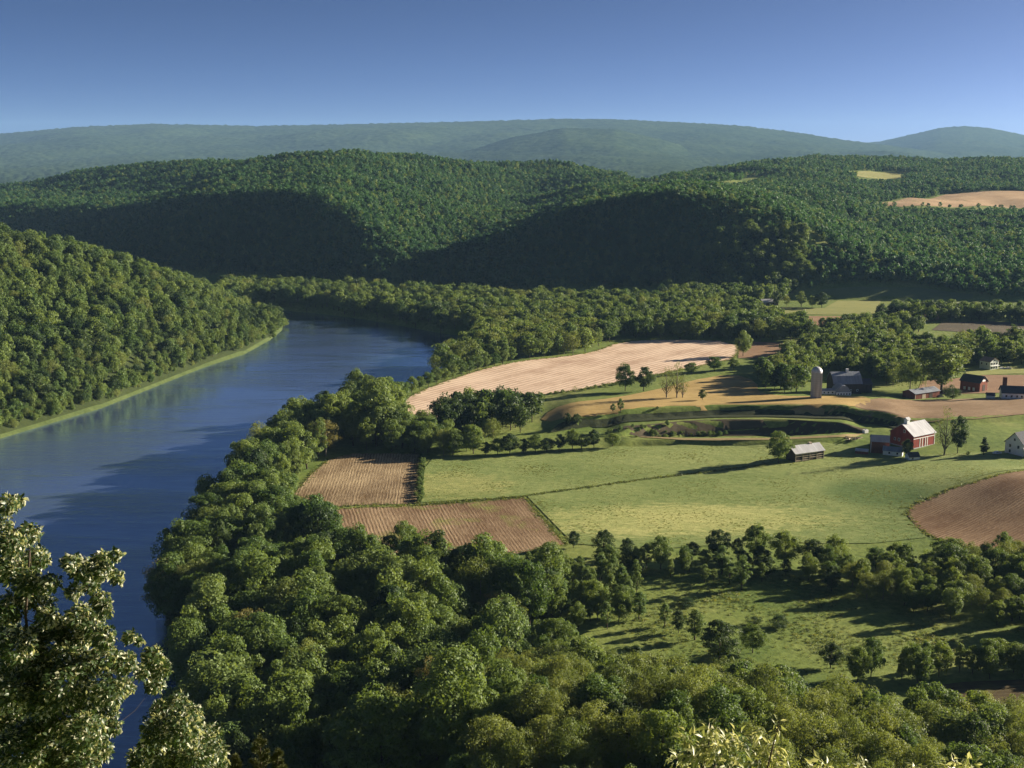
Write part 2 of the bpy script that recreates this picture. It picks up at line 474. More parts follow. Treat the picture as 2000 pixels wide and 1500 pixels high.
# ------------------------------------------------------------------ ground sheet
def sheet():
    us = np.linspace(-0.95, 0.95, 420)
    v = [math.log(20)]
    while v[-1] < math.log(5260):
        Y = math.exp(v[-1]) - 60
        st = 0.0030 if 560 < Y < 700 else (0.0065 if 330 < Y < 1000 else 0.010)
        v.append(v[-1] + st)
    Yr = np.exp(np.array(v)) - 60
    U, YY = np.meshgrid(us, Yr)
    XX = U * (YY + 60)
    Z = terrain(XX.ravel(), YY.ravel())
    V = np.stack([XX.ravel(), YY.ravel(), Z], 1)
    nc, nr = len(us), len(Yr)
    i = np.arange((nr - 1) * nc).reshape(nr - 1, nc)[:, :-1].ravel()
    Fc = np.stack([i, i + 1, i + nc + 1, i + nc], 1)
    return link("ground", mesh_from("ground", V, Fc, [GROUND], True))
tag(sheet(), "green valley floor and hillsides under the woods and fields", None, None, "structure")

# river surface
def river():
    me = bpy.data.meshes.new("river")
    xs = [p[0] for p in RIVER]; ys = [p[1] for p in RIVER]
    me.from_pydata([(-700, 120, 0), (60, 120, 0), (60, 1300, 0), (-700, 1300, 0)], [], [(0, 1, 2, 3)])
    me.materials.append(water_mat())
    return tag(link("river", me), "wide blue river bending round the wooded hill", None, None, "structure")
river()

def field_world(name, label, poly, mat, step=4.0, lift=0.22):
    """a field as a sheet that follows the terrain"""
    P = [Vector((p[0], p[1])) for p in poly]
    dense = []
    for a, b in zip(P, P[1:] + P[:1]):
        k = max(1, int((b - a).length / step))
        dense += [a.lerp(b, i / k) for i in range(k)]
    xs = [p.x for p in dense]; ys = [p.y for p in dense]
    gx, gy = np.meshgrid(np.arange(min(xs), max(xs), step), np.arange(min(ys), max(ys), step))
    sd = poly_sd([(p.x, p.y) for p in dense], gx.ravel(), gy.ravel())
    keep = sd < -step * 0.4
    pts = dense + [Vector((x, y)) for x, y in zip(gx.ravel()[keep], gy.ravel()[keep])]
    n = len(dense)
    r = delaunay_2d_cdt(pts, [(i, (i + 1) % n) for i in range(n)], [], 1, 1e-4)
    co = np.array([(p.x, p.y) for p in r[0]])
    z = terrain(co[:, 0], co[:, 1]) + lift
    tri = np.array([f for f in r[2] if len(f) == 3])
    me = mesh_from(name, np.column_stack([co, z]), tri, [mat], True)
    return tag(link(name, me), label, None, None, "structure")
def smooth_poly(P, it=2):
    for _ in range(it):
        Q = []
        for a, b in zip(P, P[1:] + P[:1]):
            Q += [(a[0] * .75 + b[0] * .25, a[1] * .75 + b[1] * .25), (a[0] * .25 + b[0] * .75, a[1] * .25 + b[1] * .75)]
        P = Q
    return P
def g2(pts):
    return [tuple(ground(x, y)[:2]) for x, y in pts]
def row_angle(a, b):
    p, q = ground(*a), ground(*b)
    return math.atan2(q.y - p.y, q.x - p.x)

TAN_SOIL, TAN_STUB = (0.42, 0.285, 0.20), (0.72, 0.555, 0.42)
FIELDS = {}
def field(key, name, label, pts, mat, smooth=1, step=4.0, lift=0.22):
    P = smooth_poly(g2(pts), smooth) if smooth else g2(pts)
    FIELDS[key] = P
    return field_world(name, label, P, mat, step, lift)
field("tan", "stubble_field", "pale tan stubble field curving along the riverside trees",
      [(765, 806), (790, 780), (850, 752), (930, 725), (1010, 706), (1100, 697), (1160, 688), (1210, 668), (1300, 663), (1440, 667), (1440, 700), (1380, 712), (1290, 730), (1200, 748), (1130, 762), (1050, 772), (960, 790), (860, 815), (790, 835)],
      soil_mat("stubble_tan", TAN_SOIL, TAN_STUB, row_angle((860, 770), (1150, 700)), 4.2, 0.60, wv=0.4, fine=1.2), 1, 6)
field("tan2", "bare_field", "bare brown field behind the lone tree",
      [(1442, 667), (1575, 671), (1540, 688), (1490, 700), (1442, 700)],
      soil_mat("bare_brown", (0.24, 0.15, 0.09), (0.36, 0.24, 0.15), row_angle((1450, 690), (1560, 675)), 3, 0.45), 0, 6)
field("yellow", "dry_grass_field", "golden dry grass field above the dark curved bank",
      [(1050, 826), (1075, 800), (1130, 785), (1200, 778), (1280, 762), (1340, 745), (1430, 730), (1480, 745), (1480, 770), (1560, 775), (1640, 774), (1700, 776), (1700, 792), (1650, 804), (1500, 803), (1400, 804), (1270, 811), (1150, 823)],
      grass_mat("dry_grass", (0.30, 0.21, 0.075), (0.50, 0.36, 0.15), 0.3, 0.03), 1, 5)
field("brown", "ploughed_field", "pinkish brown ploughed field between the two farms",
      [(1660, 800), (1702, 778), (1760, 781), (1850, 780), (2050, 775), (2300, 765), (2300, 790), (2050, 805), (1980, 812), (1880, 822), (1800, 828), (1740, 824), (1700, 815)],
      soil_mat("plough_pink", (0.205, 0.135, 0.078), (0.38, 0.275, 0.175), row_angle((1700, 800), (1950, 785)), 2.0, 0.5), 1, 5)
field("green", "hay_meadow", "broad bright green hay meadow in front of the red barn",
      [(822, 982), (830, 915), (845, 895), (930, 893), (1040, 885), (1130, 877), (1200, 872), (1330, 868), (1500, 869), (1640, 867), (1700, 885), (1760, 893), (1860, 886), (2100, 880), (2100, 915), (1980, 918), (1860, 950), (1780, 985), (1770, 1010), (1810, 1050), (1700, 1062), (1500, 1060), (1400, 1065), (1250, 1075), (1120, 1062), (1030, 970), (920, 976)],
      grass_mat("hay_grass", (0.105, 0.165, 0.042), (0.315, 0.345, 0.125), 0.45, 0.018, 1.0,
                [(*plane(1320, 1004), 0.05, 62, 20, (1.6, 1.38, 1.5)), (*plane(880, 940), 0.1, 26, 22, (1.3, 1.15, 1.2)), (*plane(1715, 955), 0.2, 22, 22, (0.55, 0.68, 0.6))]), 0, 4)  # last spot: darker grass plus painted shade of the knoll slope
field("plough_a", "ploughed_field", "ploughed brown field with straw rows beside the riverside wood",
      [(572, 968), (610, 925), (645, 897), (690, 886), (818, 886), (814, 984), (700, 987), (632, 992)],
      soil_mat("plough_straw", (0.135, 0.088, 0.048), (0.47, 0.36, 0.22), row_angle((715, 980), (735, 900)), 1.35, 0.60), 0, 4)
field("plough_b", "ploughed_field", "reddish ploughed field with diagonal rows below the hay meadow",
      [(634, 997), (700, 992), (815, 989), (920, 982), (1022, 973), (1062, 1018), (1102, 1064), (1010, 1082), (900, 1090), (790, 1090), (700, 1070), (655, 1025)],
      soil_mat("plough_red", (0.145, 0.088, 0.048), (0.38, 0.275, 0.17), row_angle((850, 990), (905, 1085)), 1.45, 0.52, (0.20, 0.20, 0.06)), 0, 4)
field("knoll", "ploughed_field", "red-brown ploughed knoll at the edge of the hay meadow",
      [(2150, 905), (2000, 920), (1930, 935), (1860, 955), (1790, 985), (1768, 1002), (1790, 1030), (1850, 1062), (1930, 1075), (2150, 1075), (2250, 980)],
      soil_mat("plough_knoll", (0.16, 0.092, 0.05), (0.38, 0.265, 0.16), row_angle((1850, 1040), (1960, 985)), 1.4, 0.52), 0, 4)
field("pit", "dark_hollow", "dark hollow with painted-in shade below the curved bank of the golden field",
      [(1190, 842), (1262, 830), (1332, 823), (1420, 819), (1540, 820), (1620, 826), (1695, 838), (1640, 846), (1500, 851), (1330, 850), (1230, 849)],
      grass_mat("hollow_soil_shade", (0.055, 0.045, 0.032), (0.11, 0.09, 0.055), 0.3, 0.04), 0, 3)  # dark soil, darkened further to paint the hollow's shade
field("scarp", "dark_bank", "long curved bank with painted dark shade, sweeping from the grove to the red barn",
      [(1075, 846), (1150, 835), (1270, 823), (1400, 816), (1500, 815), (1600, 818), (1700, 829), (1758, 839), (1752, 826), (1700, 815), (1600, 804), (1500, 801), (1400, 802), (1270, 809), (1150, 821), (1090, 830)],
      grass_mat("bank_shade_paint", (0.022, 0.030, 0.014), (0.055, 0.065, 0.028), 0.5, 0.06), 0, 2.5, 0.45)  # dark strip laid on the bank face to paint its shadow
field("strip", "bare_strip", "narrow tan strip of bare earth below the dark hollow",
      [(1200, 856), (1330, 856), (1500, 856), (1640, 850), (1690, 846), (1660, 857), (1500, 860), (1330, 860)],
      grass_mat("strip_soil", (0.24, 0.19, 0.085), (0.36, 0.28, 0.14), 0.4, 0.05), 0, 3, 0.25)
field("far_green", "far_pasture", "pale green pasture at the foot of the dark hill",
      [(1470, 612), (1480, 598), (1530, 600), (1610, 602), (1640, 584), (1720, 588), (1715, 612), (1640, 615), (1540, 614)],
      grass_mat("pasture_far", (0.20, 0.22, 0.07), (0.31, 0.30, 0.11), 0.2, 0.02), 0, 8)
field("far_green2", "far_pasture", "pasture with painted-in shade reaching up to the dark wooded hill",
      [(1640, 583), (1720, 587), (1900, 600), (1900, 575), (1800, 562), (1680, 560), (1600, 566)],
      grass_mat("pasture_shade", (0.12, 0.16, 0.06), (0.19, 0.22, 0.08), 0.2, 0.02), 0, 8)  # darker copy of the pasture colour, painting in the hill's shade
field("far_brown", "far_ploughed_field", "thin brown field beyond the hedge of the pale pasture",
      [(1480, 617), (1640, 618), (1820, 612), (1860, 618), (1800, 632), (1640, 640), (1540, 630)],
      soil_mat("plough_far", (0.26, 0.16, 0.09), (0.40, 0.27, 0.17), 0.2, 4, 0.5), 0, 8)
field("far_dark", "far_ploughed_field", "dark ploughed strip beside the far row of trees",
      [(1820, 645), (1840, 630), (1930, 628), (2100, 636), (2200, 650), (2050, 662), (1960, 655), (1900, 650)],
      soil_mat("plough_dark", (0.10, 0.085, 0.06), (0.20, 0.16, 0.11), 0.1, 4, 0.45), 0, 8)
field("yard", "lawn", "sunlit lawn slope around the pale farmhouse",
      [(1880, 738), (1890, 722), (1950, 717), (2100, 715), (2100, 732), (1980, 730), (1920, 733)],
      grass_mat("lawn_grass", (0.20, 0.23, 0.07), (0.32, 0.32, 0.11), 0.3, 0.03), 0, 5)
field("yard2", "ploughed_field", "small brown field below the pale farmhouse",
      [(1790, 768), (1800, 745), (1880, 738), (1925, 733), (2100, 732), (2100, 762), (1940, 768), (1850, 770)],
      soil_mat("plough_small", (0.26, 0.16, 0.10), (0.40, 0.27, 0.18), 0.3, 3, 0.5), 0, 5)
field("near_dark", "ploughed_field", "dark brown field corner behind the near wood, its shadow painted in",
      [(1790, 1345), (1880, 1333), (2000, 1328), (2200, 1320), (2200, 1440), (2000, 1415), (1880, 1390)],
      soil_mat("plough_near", (0.08, 0.06, 0.03), (0.16, 0.125, 0.06), 0.15, 2, 0.45, (0.12, 0.12, 0.04)), 0, 4)  # brown soil darkened to paint in the shadow lying on it
field("hill_tan", "hill_field", "long tan field on the far hillside",
      [(1712, 400), (1760, 390), (1850, 379), (1960, 373), (2150, 371), (2150, 398), (2000, 406), (1860, 405), (1760, 404)],
      soil_mat("hill_tan", (0.36, 0.24, 0.14), (0.52, 0.37, 0.22), 0.3, 5, 0.55), 0, 14)
field("hill_g1", "hill_field", "small pale clearing on the wooded plateau",
      [(1400, 346), (1430, 340), (1480, 335), (1500, 338), (1470, 345), (1425, 350)],
      grass_mat("hill_grass", (0.24, 0.25, 0.08), (0.36, 0.34, 0.13), 0.1, 0.01), 0, 14)
field("hill_g2", "hill_field", "pale clearing below the right end of the wooded ridge",
      [(1640, 340), (1690, 334), (1740, 336), (1790, 345), (1750, 349), (1690, 347)],
      grass_mat("hill_grass_b", (0.24, 0.25, 0.08), (0.38, 0.35, 0.14), 0.1, 0.01), 0, 14)
field("hill_g3", "hill_field", "clearing with a farmstead in the saddle of the ridge",
      [(1225, 352), (1260, 347), (1310, 350), (1290, 356), (1240, 358)],
      grass_mat("hill_grass_c", (0.20, 0.22, 0.08), (0.30, 0.30, 0.12), 0.1, 0.01), 0, 14)
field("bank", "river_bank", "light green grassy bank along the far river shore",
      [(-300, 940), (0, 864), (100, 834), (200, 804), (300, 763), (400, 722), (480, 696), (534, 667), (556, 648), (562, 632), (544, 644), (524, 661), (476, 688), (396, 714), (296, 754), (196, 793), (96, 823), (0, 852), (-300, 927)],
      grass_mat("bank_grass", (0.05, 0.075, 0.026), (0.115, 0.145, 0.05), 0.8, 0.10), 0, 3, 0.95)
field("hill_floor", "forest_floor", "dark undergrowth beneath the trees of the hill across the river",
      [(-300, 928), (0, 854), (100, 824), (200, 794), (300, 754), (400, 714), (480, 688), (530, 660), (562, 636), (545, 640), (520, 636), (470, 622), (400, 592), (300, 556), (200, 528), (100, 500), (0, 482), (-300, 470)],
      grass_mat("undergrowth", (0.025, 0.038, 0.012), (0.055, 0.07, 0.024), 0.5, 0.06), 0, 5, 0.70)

# ------------------------------------------------------------------ far ridges
def ridge(name, label, tab, Y0, Yc, Y1, ztop_noise, seed, mat, u0=-0.95, u1=0.95, spur=None, zbase=20):
    us = np.linspace(u0, u1, 900)
    rows = np.concatenate([Y0 + (Yc - Y0) * np.linspace(0, 1, 190) ** 0.55, np.linspace(Yc, Y1, 24)[1:]])
    U, YY = np.meshgrid(us, rows)
    px = 1000 + U * 1.019 * F
    cpy = np.interp(px, [a for a, b in tab], [b for a, b in tab])
    zc = CAMZ - Yc * slope(cpy)
    t = np.clip((YY - Y0) / (Yc - Y0), 0, 1); t2 = np.clip((YY - Yc) / (Y1 - Yc), 0, 1)
    prof = np.where(YY <= Yc, t ** 1.9, 1 - 0.6 * t2)
    X = U * YY
    Z = zbase + (zc - zbase) * prof
    wv = np.sin(np.clip(prof, 0, 1) * math.pi)
    Z = Z + wv * (wobble(X + seed * 991, YY * 0.6, 2600) * 34 + wobble(X, YY + seed * 377, 1000) * 15)
    bump = np.random.default_rng(seed).normal(0, 1, Z.shape)
    Z = Z + ztop_noise * (bump * 0.6 + np.random.default_rng(seed + 1).normal(0, 1, Z.shape) * (np.sin(X * .05) > 0) * .4)
    V = np.stack([X.ravel(), YY.ravel(), Z.ravel()], 1)
    nc, nr = len(us), len(rows)
    i = np.arange((nr - 1) * nc).reshape(nr - 1, nc)[:, :-1].ravel()
    Fc = np.stack([i, i + 1, i + nc + 1, i + nc], 1)
    return tag(link(name, mesh_from(name, V, Fc, [mat], True)), label, None, None, "structure")
def far_mat():
    m, nt, out = new_mat("far_forest")
    b = N(nt, "ShaderNodeBsdfDiffuse")
    n = noise(nt, 0.011, 5, 0.75); n2 = noise(nt, 0.0009, 3, 0.6)
    r = ramp(nt, [(0.35, (0.018, 0.036, 0.018)), (0.65, (0.060, 0.088, 0.040))], n.outputs[0])
    r2 = ramp(nt, [(0.3, (0.75, 0.8, 0.8)), (0.7, (1.2, 1.15, 1.0))], n2.outputs[0])
    nt.links.new(mixc(nt, 1.0, r.outputs[0], r2.outputs[0], 'MULTIPLY'), b.inputs[0])
    nt.links.new(b.outputs[0], out.inputs[0])
    return m
FARM = far_mat()
ridge("far_hills", "long hazy blue wooded ridge across the horizon",
      [(-900, 300), (-300, 275), (0, 262), (150, 248), (300, 242), (500, 246), (650, 243), (850, 239), (1000, 235), (1100, 232), (1200, 233), (1350, 240), (1450, 246), (1550, 258), (1650, 274), (1720, 282), (1850, 300), (2000, 320), (2900, 330)],
      5000, 12500, 14500, 5.0, 5, FARM)
ridge("far_peak", "small hazy rounded peak at the end of the horizon",
      [(-900, 320), (1200, 320), (1500, 300), (1650, 282), (1720, 276), (1780, 262), (1830, 250), (1880, 246), (1930, 250), (2000, 264), (2100, 270), (2400, 262), (2900, 280)],
      9000, 16500, 18000, 5.0, 9, FARM)
def spur_hill():
    """lower spur in front of the long ridge"""
    return ridge("far_spur", "hazy forested spur descending in front of the long ridge",
      [(-900, 345), (0, 345), (300, 342), (700, 330), (900, 300), (1000, 268), (1100, 250), (1200, 252), (1300, 275), (1380, 300), (1440, 312), (1600, 335), (2900, 340)],
      4900, 9500, 10800, 4.2, 21, FARM)
spur_hill()

# ------------------------------------------------------------------ tree prototypes
def unit(v):
    return v / (np.linalg.norm(v, axis=-1, keepdims=True) + 1e-9)
def leaf_cards(P, Nn, size, rng, asp=0.62):
    n = len(P)
    t = unit(np.cross(Nn, rng.normal(size=(n, 3))))
    b = np.cross(Nn, t)
    s = size * rng.uniform(0.6, 1.35, (n, 1))
    fold = Nn * s * rng.uniform(-0.25, 0.25, (n, 1))
    V = np.stack([P - t * s, P - b * s * asp + fold, P + t * s, P + b * s * asp + fold], 1).reshape(-1, 3)
    Fc = np.arange(4 * n).reshape(-1, 4)
    return V, Fc
def crown_cards(rng, R, H, z0, nl, per, leaf, shape="round", lobe=0.40, gap=0.0):
    """leaf cards on the surfaces of many overlapping lobes; R crown radius, H crown height"""
    Ps, Ns = [], []
    k = 0
    sq = rng.uniform(0.82, 1.18, 2)
    while k < nl:
        d = unit(rng.normal(size=3)); d[2] = d[2] * 0.9 + 0.15
        rr = rng.uniform(0.35, 0.86)
        c = np.array([d[0] * R * rr, d[1] * R * rr, H * (0.5 + 0.5 * d[2] * (0.5 + rr * 0.6))])
        f = c[2] / H
        if shape == "oval":
            w = math.sin(math.pi * min(max(f * 0.85 + 0.12, 0), 1)) ** 0.6
        elif shape == "cone":
            w = 1.1 * (1 - f) + 0.1
        elif shape == "vase":
            w = 0.45 + 0.65 * f
        else:
            w = 0.72 + 0.42 * math.sin(math.pi * min(f, 1))
        c[:2] *= w
        c[:2] *= sq
        lr = R * lobe * rng.choice([0.55, 0.8, 1.0, 1.25], p=[.25, .3, .3, .15]) * rng.uniform(0.85, 1.15)
        n = int(per * rng.uniform(0.8, 1.2))
        dd = unit(rng.normal(size=(n, 3)))
        dd = dd[dd[:, 2] > -0.55]
        q = c + dd * lr * np.array([1, 1, 0.82]) * rng.uniform(0.75, 1.08, (len(dd), 1))
        q[:, 2] = np.maximum(q[:, 2], -0.02 * H)
        Ps.append(q); Ns.append(unit(dd * 0.85 + rng.normal(size=dd.shape) * 0.42 + np.array([0, 0, 0.15])))
        k += 1
    P = np.concatenate(Ps); Nn = np.concatenate(Ns)
    P[:, 2] += z0
    return leaf_cards(P, Nn, leaf, rng)
def tube(path, radii, sides=6):
    path = [np.array(p, float) for p in path]
    V, Fc = [], []
    for i, (p, r) in enumerate(zip(path, radii)):
        d = unit((path[min(i + 1, len(path) - 1)] - path[max(i - 1, 0)])[None])[0]
        a = np.array([1, 0, 0]) if abs(d[2]) > 0.7 else np.array([0, 0, 1.0])
        u = unit(np.cross(d, a)[None])[0]; w = np.cross(d, u)
        for k in range(sides):
            an = 2 * math.pi * k / sides
            V.append(p + (u * math.cos(an) + w * math.sin(an)) * r)
    for i in range(len(path) - 1):
        for k in range(sides):
            a, b = i * sides + k, i * sides + (k + 1) % sides
            Fc.append((a, b, b + sides, a + sides))
    return np.array(V), np.array(Fc)
def join(parts):
    Vs, Fs, o = [], [], 0
    for V, Fc in parts:
        Vs.append(V); Fs.append(Fc + o); o += len(V)
    return np.concatenate(Vs), np.concatenate(Fs)
def trunk_geo(rng, H, R, z0, r0, limbs=6, sides=6, reach=0.86):
    """trunk with limbs reaching into the crown; H full height, z0 crown base"""
    top = H * reach
    lean = rng.normal(0, 0.02 * H, 2)
    path = [(lean[0] * t, lean[1] * t, -0.6 + (top + 0.6) * t) for t in (0, .08, .35, .6, .8, 1)]
    parts = [tube(path, [r0 * 1.5, r0 * 1.05, r0 * .85, r0 * .55, r0 * .3, r0 * .08], sides)]
    for k in range(limbs):
        a = 2 * math.pi * (k + rng.uniform(-.3, .3)) / limbs
        h = z0 * rng.uniform(0.75, 1.0) + (H - z0) * rng.uniform(0.0, 0.35)
        t = (h + .6) / (top + .6); s = np.array([lean[0] * t, lean[1] * t, h])
        e = np.array([math.cos(a) * R * rng.uniform(.55, .85), math.sin(a) * R * rng.uniform(.55, .85), h + (H - h) * rng.uniform(.35, .7)])
        m = s * .45 + e * .55; m[2] -= 0.06 * H
        parts.append(tube([s, m, e], [r0 * .42, r0 * .26, r0 * .06], max(4, sides - 2)))
    return join(parts)

# unit trees, built at true size for a 16 m tree; instances are scaled
KINDS = {   # name: (leaf material, shape, R, trunk clear height, density, leaf scale, lobes, bark)
    "round": (LEAF_G, "round", 6.4, 1.5, 1.0, 1.0, 44, BARK),
    "dark":  (LEAF_D, "round", 6.0, 1.5, 1.0, 1.0, 40, BARK),
    "oval":  (LEAF_L, "oval", 4.0, 1.2, 0.8, 0.9, 34, BARK),
    "olive": (LEAF_O, "round", 6.2, 1.6, 0.62, 0.75, 52, BARK_PALE),
    "light": (LEAF_L, "vase", 5.6, 1.8, 0.9, 1.0, 40, BARK),
    "yellow": (LEAF_Y, "round", 5.0, 2.4, 0.5, 0.7, 30, BARK_PALE),
    "bush":  (LEAF_D, "round", 9.5, 0.1, 1.0, 1.2, 26, BARK),
    "cone":  (LEAF_D, "cone", 4.4, 0.6, 1.0, 0.9, 34, BARK),
    "willow": (LEAF_L, "round", 7.4, 4.5, 0.8, 0.8, 34, BARK),
    "bare":  (LEAF_O, "oval", 4.2, 1.5, 0.13, 0.7, 34, BARK_PALE),
}
HT = 16.0
PROTO_NEAR, PROTO_MID, PROTO_FAR = {}, {}, {}
def build_kind(kind, seed, level):
    mat, shape, R, z0, dens, ls, nl, bark = KINDS[kind]
    rng = np.random.default_rng(seed)
    leaf, per, lim = {"near": (0.25, 215, 7), "mid": (0.52, 46, 4), "far": (0.95, 15, 0)}[level]
    nl2 = int(nl * {'near': 1.6, 'mid': 1.45, 'far': 0.9}[level])
    Hc = HT - z0
    C = crown_cards(rng, R, Hc * 0.93, z0, nl2, int(per * dens), leaf * ls, shape, 0.285 if level == "near" else 0.33)
    T = trunk_geo(rng, HT, R, z0, 0.26, 16 if kind == "bare" else lim, 6 if level == "near" else 4, 0.45 if level == "far" else 0.86)
    if kind == "willow":      # hanging strands round the dome
        n = 260 if level == "near" else 90
        a = rng.uniform(0, 6.283, n); rr = R * np.sqrt(rng.uniform(0.2, 1.05, n))
        ztop = HT * (0.55 + 0.36 * np.sqrt(np.clip(1 - (rr / (R * 1.05)) ** 2, 0, 1)))
        ln = rng.uniform(0.35, 0.75, n) * HT * 0.8
        m = 30 if level == "near" else 9
        t = rng.uniform(0, 1, (n, m))
        P = np.stack([(np.cos(a) * rr)[:, None] + 0 * t + rng.normal(0, .15, t.shape), (np.sin(a) * rr)[:, None] + 0 * t + rng.normal(0, .15, t.shape), np.maximum(ztop[:, None] - ln[:, None] * t, 0.5)], 2).reshape(-1, 3)
        Nn = unit(np.stack([np.repeat(np.cos(a), m), np.repeat(np.sin(a), m), np.zeros(n * m)], 1) + rng.normal(0, .4, (n * m, 3)))
        C = join([C, leaf_cards(P, Nn, leaf * 0.9, rng, 0.4)])
    return C, T, mat, bark
for i, kind in enumerate(KINDS):
    PROTO_NEAR[kind] = []
    for s in range(3 if kind in ("round", "olive", "oval", "dark") else 2):
        C, T, mat, bark = build_kind(kind, 100 * i + s, "near")
        PROTO_NEAR[kind].append((mesh_from(kind + "_crown", *C, [mat]), mesh_from(kind + "_trunk", *T, [bark], True)))
def proto_collection(name, level, kinds, per_kind, override=None):
    c = bpy.data.collections.new(name); idx = {}; n = 0
    for i, kind in enumerate(kinds):
        idx[kind] = []
        for s in range(per_kind):
            C, T, mat, bark = build_kind(kind, 5000 + 100 * i + s, level)
            V, Fc = join([C, T])
            mi = np.concatenate([np.zeros(len(C[1]), int), np.ones(len(T[1]), int)])
            me = mesh_from("%s_%s" % (level, kind), V, Fc, [(override or {}).get(kind, mat), bark], False, mi)
            o = bpy.data.objects.new("%s_%03d" % (level, n), me); c.objects.link(o)
            idx[kind].append(n); n += 1
    return c, idx
C_NEAR = bpy.data.collections.new("near_trees"); I_NEAR = {}; _n = 0
for kind in KINDS:
    I_NEAR[kind] = []
    for cm, tm in PROTO_NEAR[kind]:
        me = cm.copy()
        V1 = np.empty(len(cm.vertices) * 3, np.float32); cm.vertices.foreach_get("co", V1)
        V2 = np.empty(len(tm.vertices) * 3, np.float32); tm.vertices.foreach_get("co", V2)
        F1 = np.arange(len(cm.vertices)).reshape(-1, 4)
        F2 = np.array([list(p.vertices) for p in tm.polygons])
        V, Fc = join([(V1.reshape(-1, 3), F1), (V2.reshape(-1, 3), F2)])
        mi = np.concatenate([np.zeros(len(F1), int), np.ones(len(F2), int)])
        me = mesh_from("near_" + kind, V, Fc, [cm.materials[0], tm.materials[0]], False, mi)
        o = bpy.data.objects.new("near_%03d" % _n, me); C_NEAR.objects.link(o); I_NEAR[kind].append(_n); _n += 1
C_MID, I_MID = proto_collection("mid_trees", "mid", list(KINDS), 3)
C_FAR, I_FAR = proto_collection("far_trees", "far", ["round", "dark", "light", "oval"], 4, {"round": LEAF_FAR, "dark": LEAF_FAR})

def scatter_group():
    ng = bpy.data.node_groups.new("scatter", 'GeometryNodeTree')
    ng.interface.new_socket("Geometry", in_out='INPUT', socket_type='NodeSocketGeometry')
    ng.interface.new_socket("Collection", in_out='INPUT', socket_type='NodeSocketCollection')
    ng.interface.new_socket("Geometry", in_out='OUTPUT', socket_type='NodeSocketGeometry')
    gi = ng.nodes.new("NodeGroupInput"); go = ng.nodes.new("NodeGroupOutput")
    ci = ng.nodes.new("GeometryNodeCollectionInfo")
    ci.inputs["Separate Children"].default_value = True; ci.inputs["Reset Children"].default_value = True
    ip = ng.nodes.new("GeometryNodeInstanceOnPoints"); ip.inputs["Pick Instance"].default_value = True
    def attr(nm, ty):
        a = ng.nodes.new("GeometryNodeInputNamedAttribute"); a.data_type = ty; a.inputs[0].default_value = nm
        return next(o for o in a.outputs if o.enabled and o.name == "Attribute")
    L = ng.links.new
    L(gi.outputs[0], ip.inputs["Points"]); L(gi.outputs[1], ci.inputs["Collection"]); L(ci.outputs[0], ip.inputs["Instance"])
    L(attr("kind", 'INT'), ip.inputs["Instance Index"])
    L(attr("rot", 'FLOAT_VECTOR'), ip.inputs["Rotation"]); L(attr("scl", 'FLOAT_VECTOR'), ip.inputs["Scale"])
    L(ip.outputs[0], go.inputs[0])
    return ng
SCATTER = scatter_group()
def scatter(name, label, pts, scl, kinds, coll, cat=None):
    n = len(pts)
    me = bpy.data.meshes.new(name)
    me.vertices.add(n); me.vertices.foreach_set("co", np.asarray(pts, np.float32).ravel())
    a = me.attributes.new("kind", 'INT', 'POINT'); a.data.foreach_set("value", np.asarray(kinds, np.int32))
    r = np.zeros((n, 3), np.float32); r[:, 2] = RNG.uniform(0, 6.283, n); r[:, :2] = RNG.normal(0, 0.05, (n, 2))
    a = me.attributes.new("rot", 'FLOAT_VECTOR', 'POINT'); a.data.foreach_set("vector", r.ravel())
    a = me.attributes.new("scl", 'FLOAT_VECTOR', 'POINT'); a.data.foreach_set("vector", np.asarray(scl, np.float32).ravel())
    o = link(name, me)
    md = o.modifiers.new("scatter", 'NODES'); md.node_group = SCATTER
    for it in SCATTER.interface.items_tree:
        if it.item_type == 'SOCKET' and it.in_out == 'INPUT' and it.name == "Collection":
            md[it.identifier] = coll
    return tag(o, label, cat, None, "stuff")

def jitter_grid(poly, sp, rng=RNG, jit=0.42):
    xs = [p[0] for p in poly]; ys = [p[1] for p in poly]
    gx, gy = np.meshgrid(np.arange(min(xs), max(xs), sp), np.arange(min(ys), max(ys), sp * 0.87))
    gx = gx + (np.arange(gx.shape[0]) % 2)[:, None] * sp * 0.5
    X = gx.ravel() + rng.uniform(-jit, jit, gx.size) * sp; Y = gy.ravel() + rng.uniform(-jit, jit, gx.size) * sp
    k = poly_sd(poly, X, Y) < 0
    return X[k], Y[k]
def field_clear(X, Y, keys, margin=3.0):
    ok = np.ones(len(X), bool)
    for k in keys:
        ok &= poly_sd(FIELDS[k], X, Y) > margin
    return ok
def pick(idx, weights, n):
    ks = list(weights); w = np.array([weights[k] for k in ks], float); w /= w.sum()
    ch = RNG.choice(len(ks), n, p=w)
    return np.array([RNG.choice(idx[ks[c]]) for c in ch]), [ks[c] for c in ch]

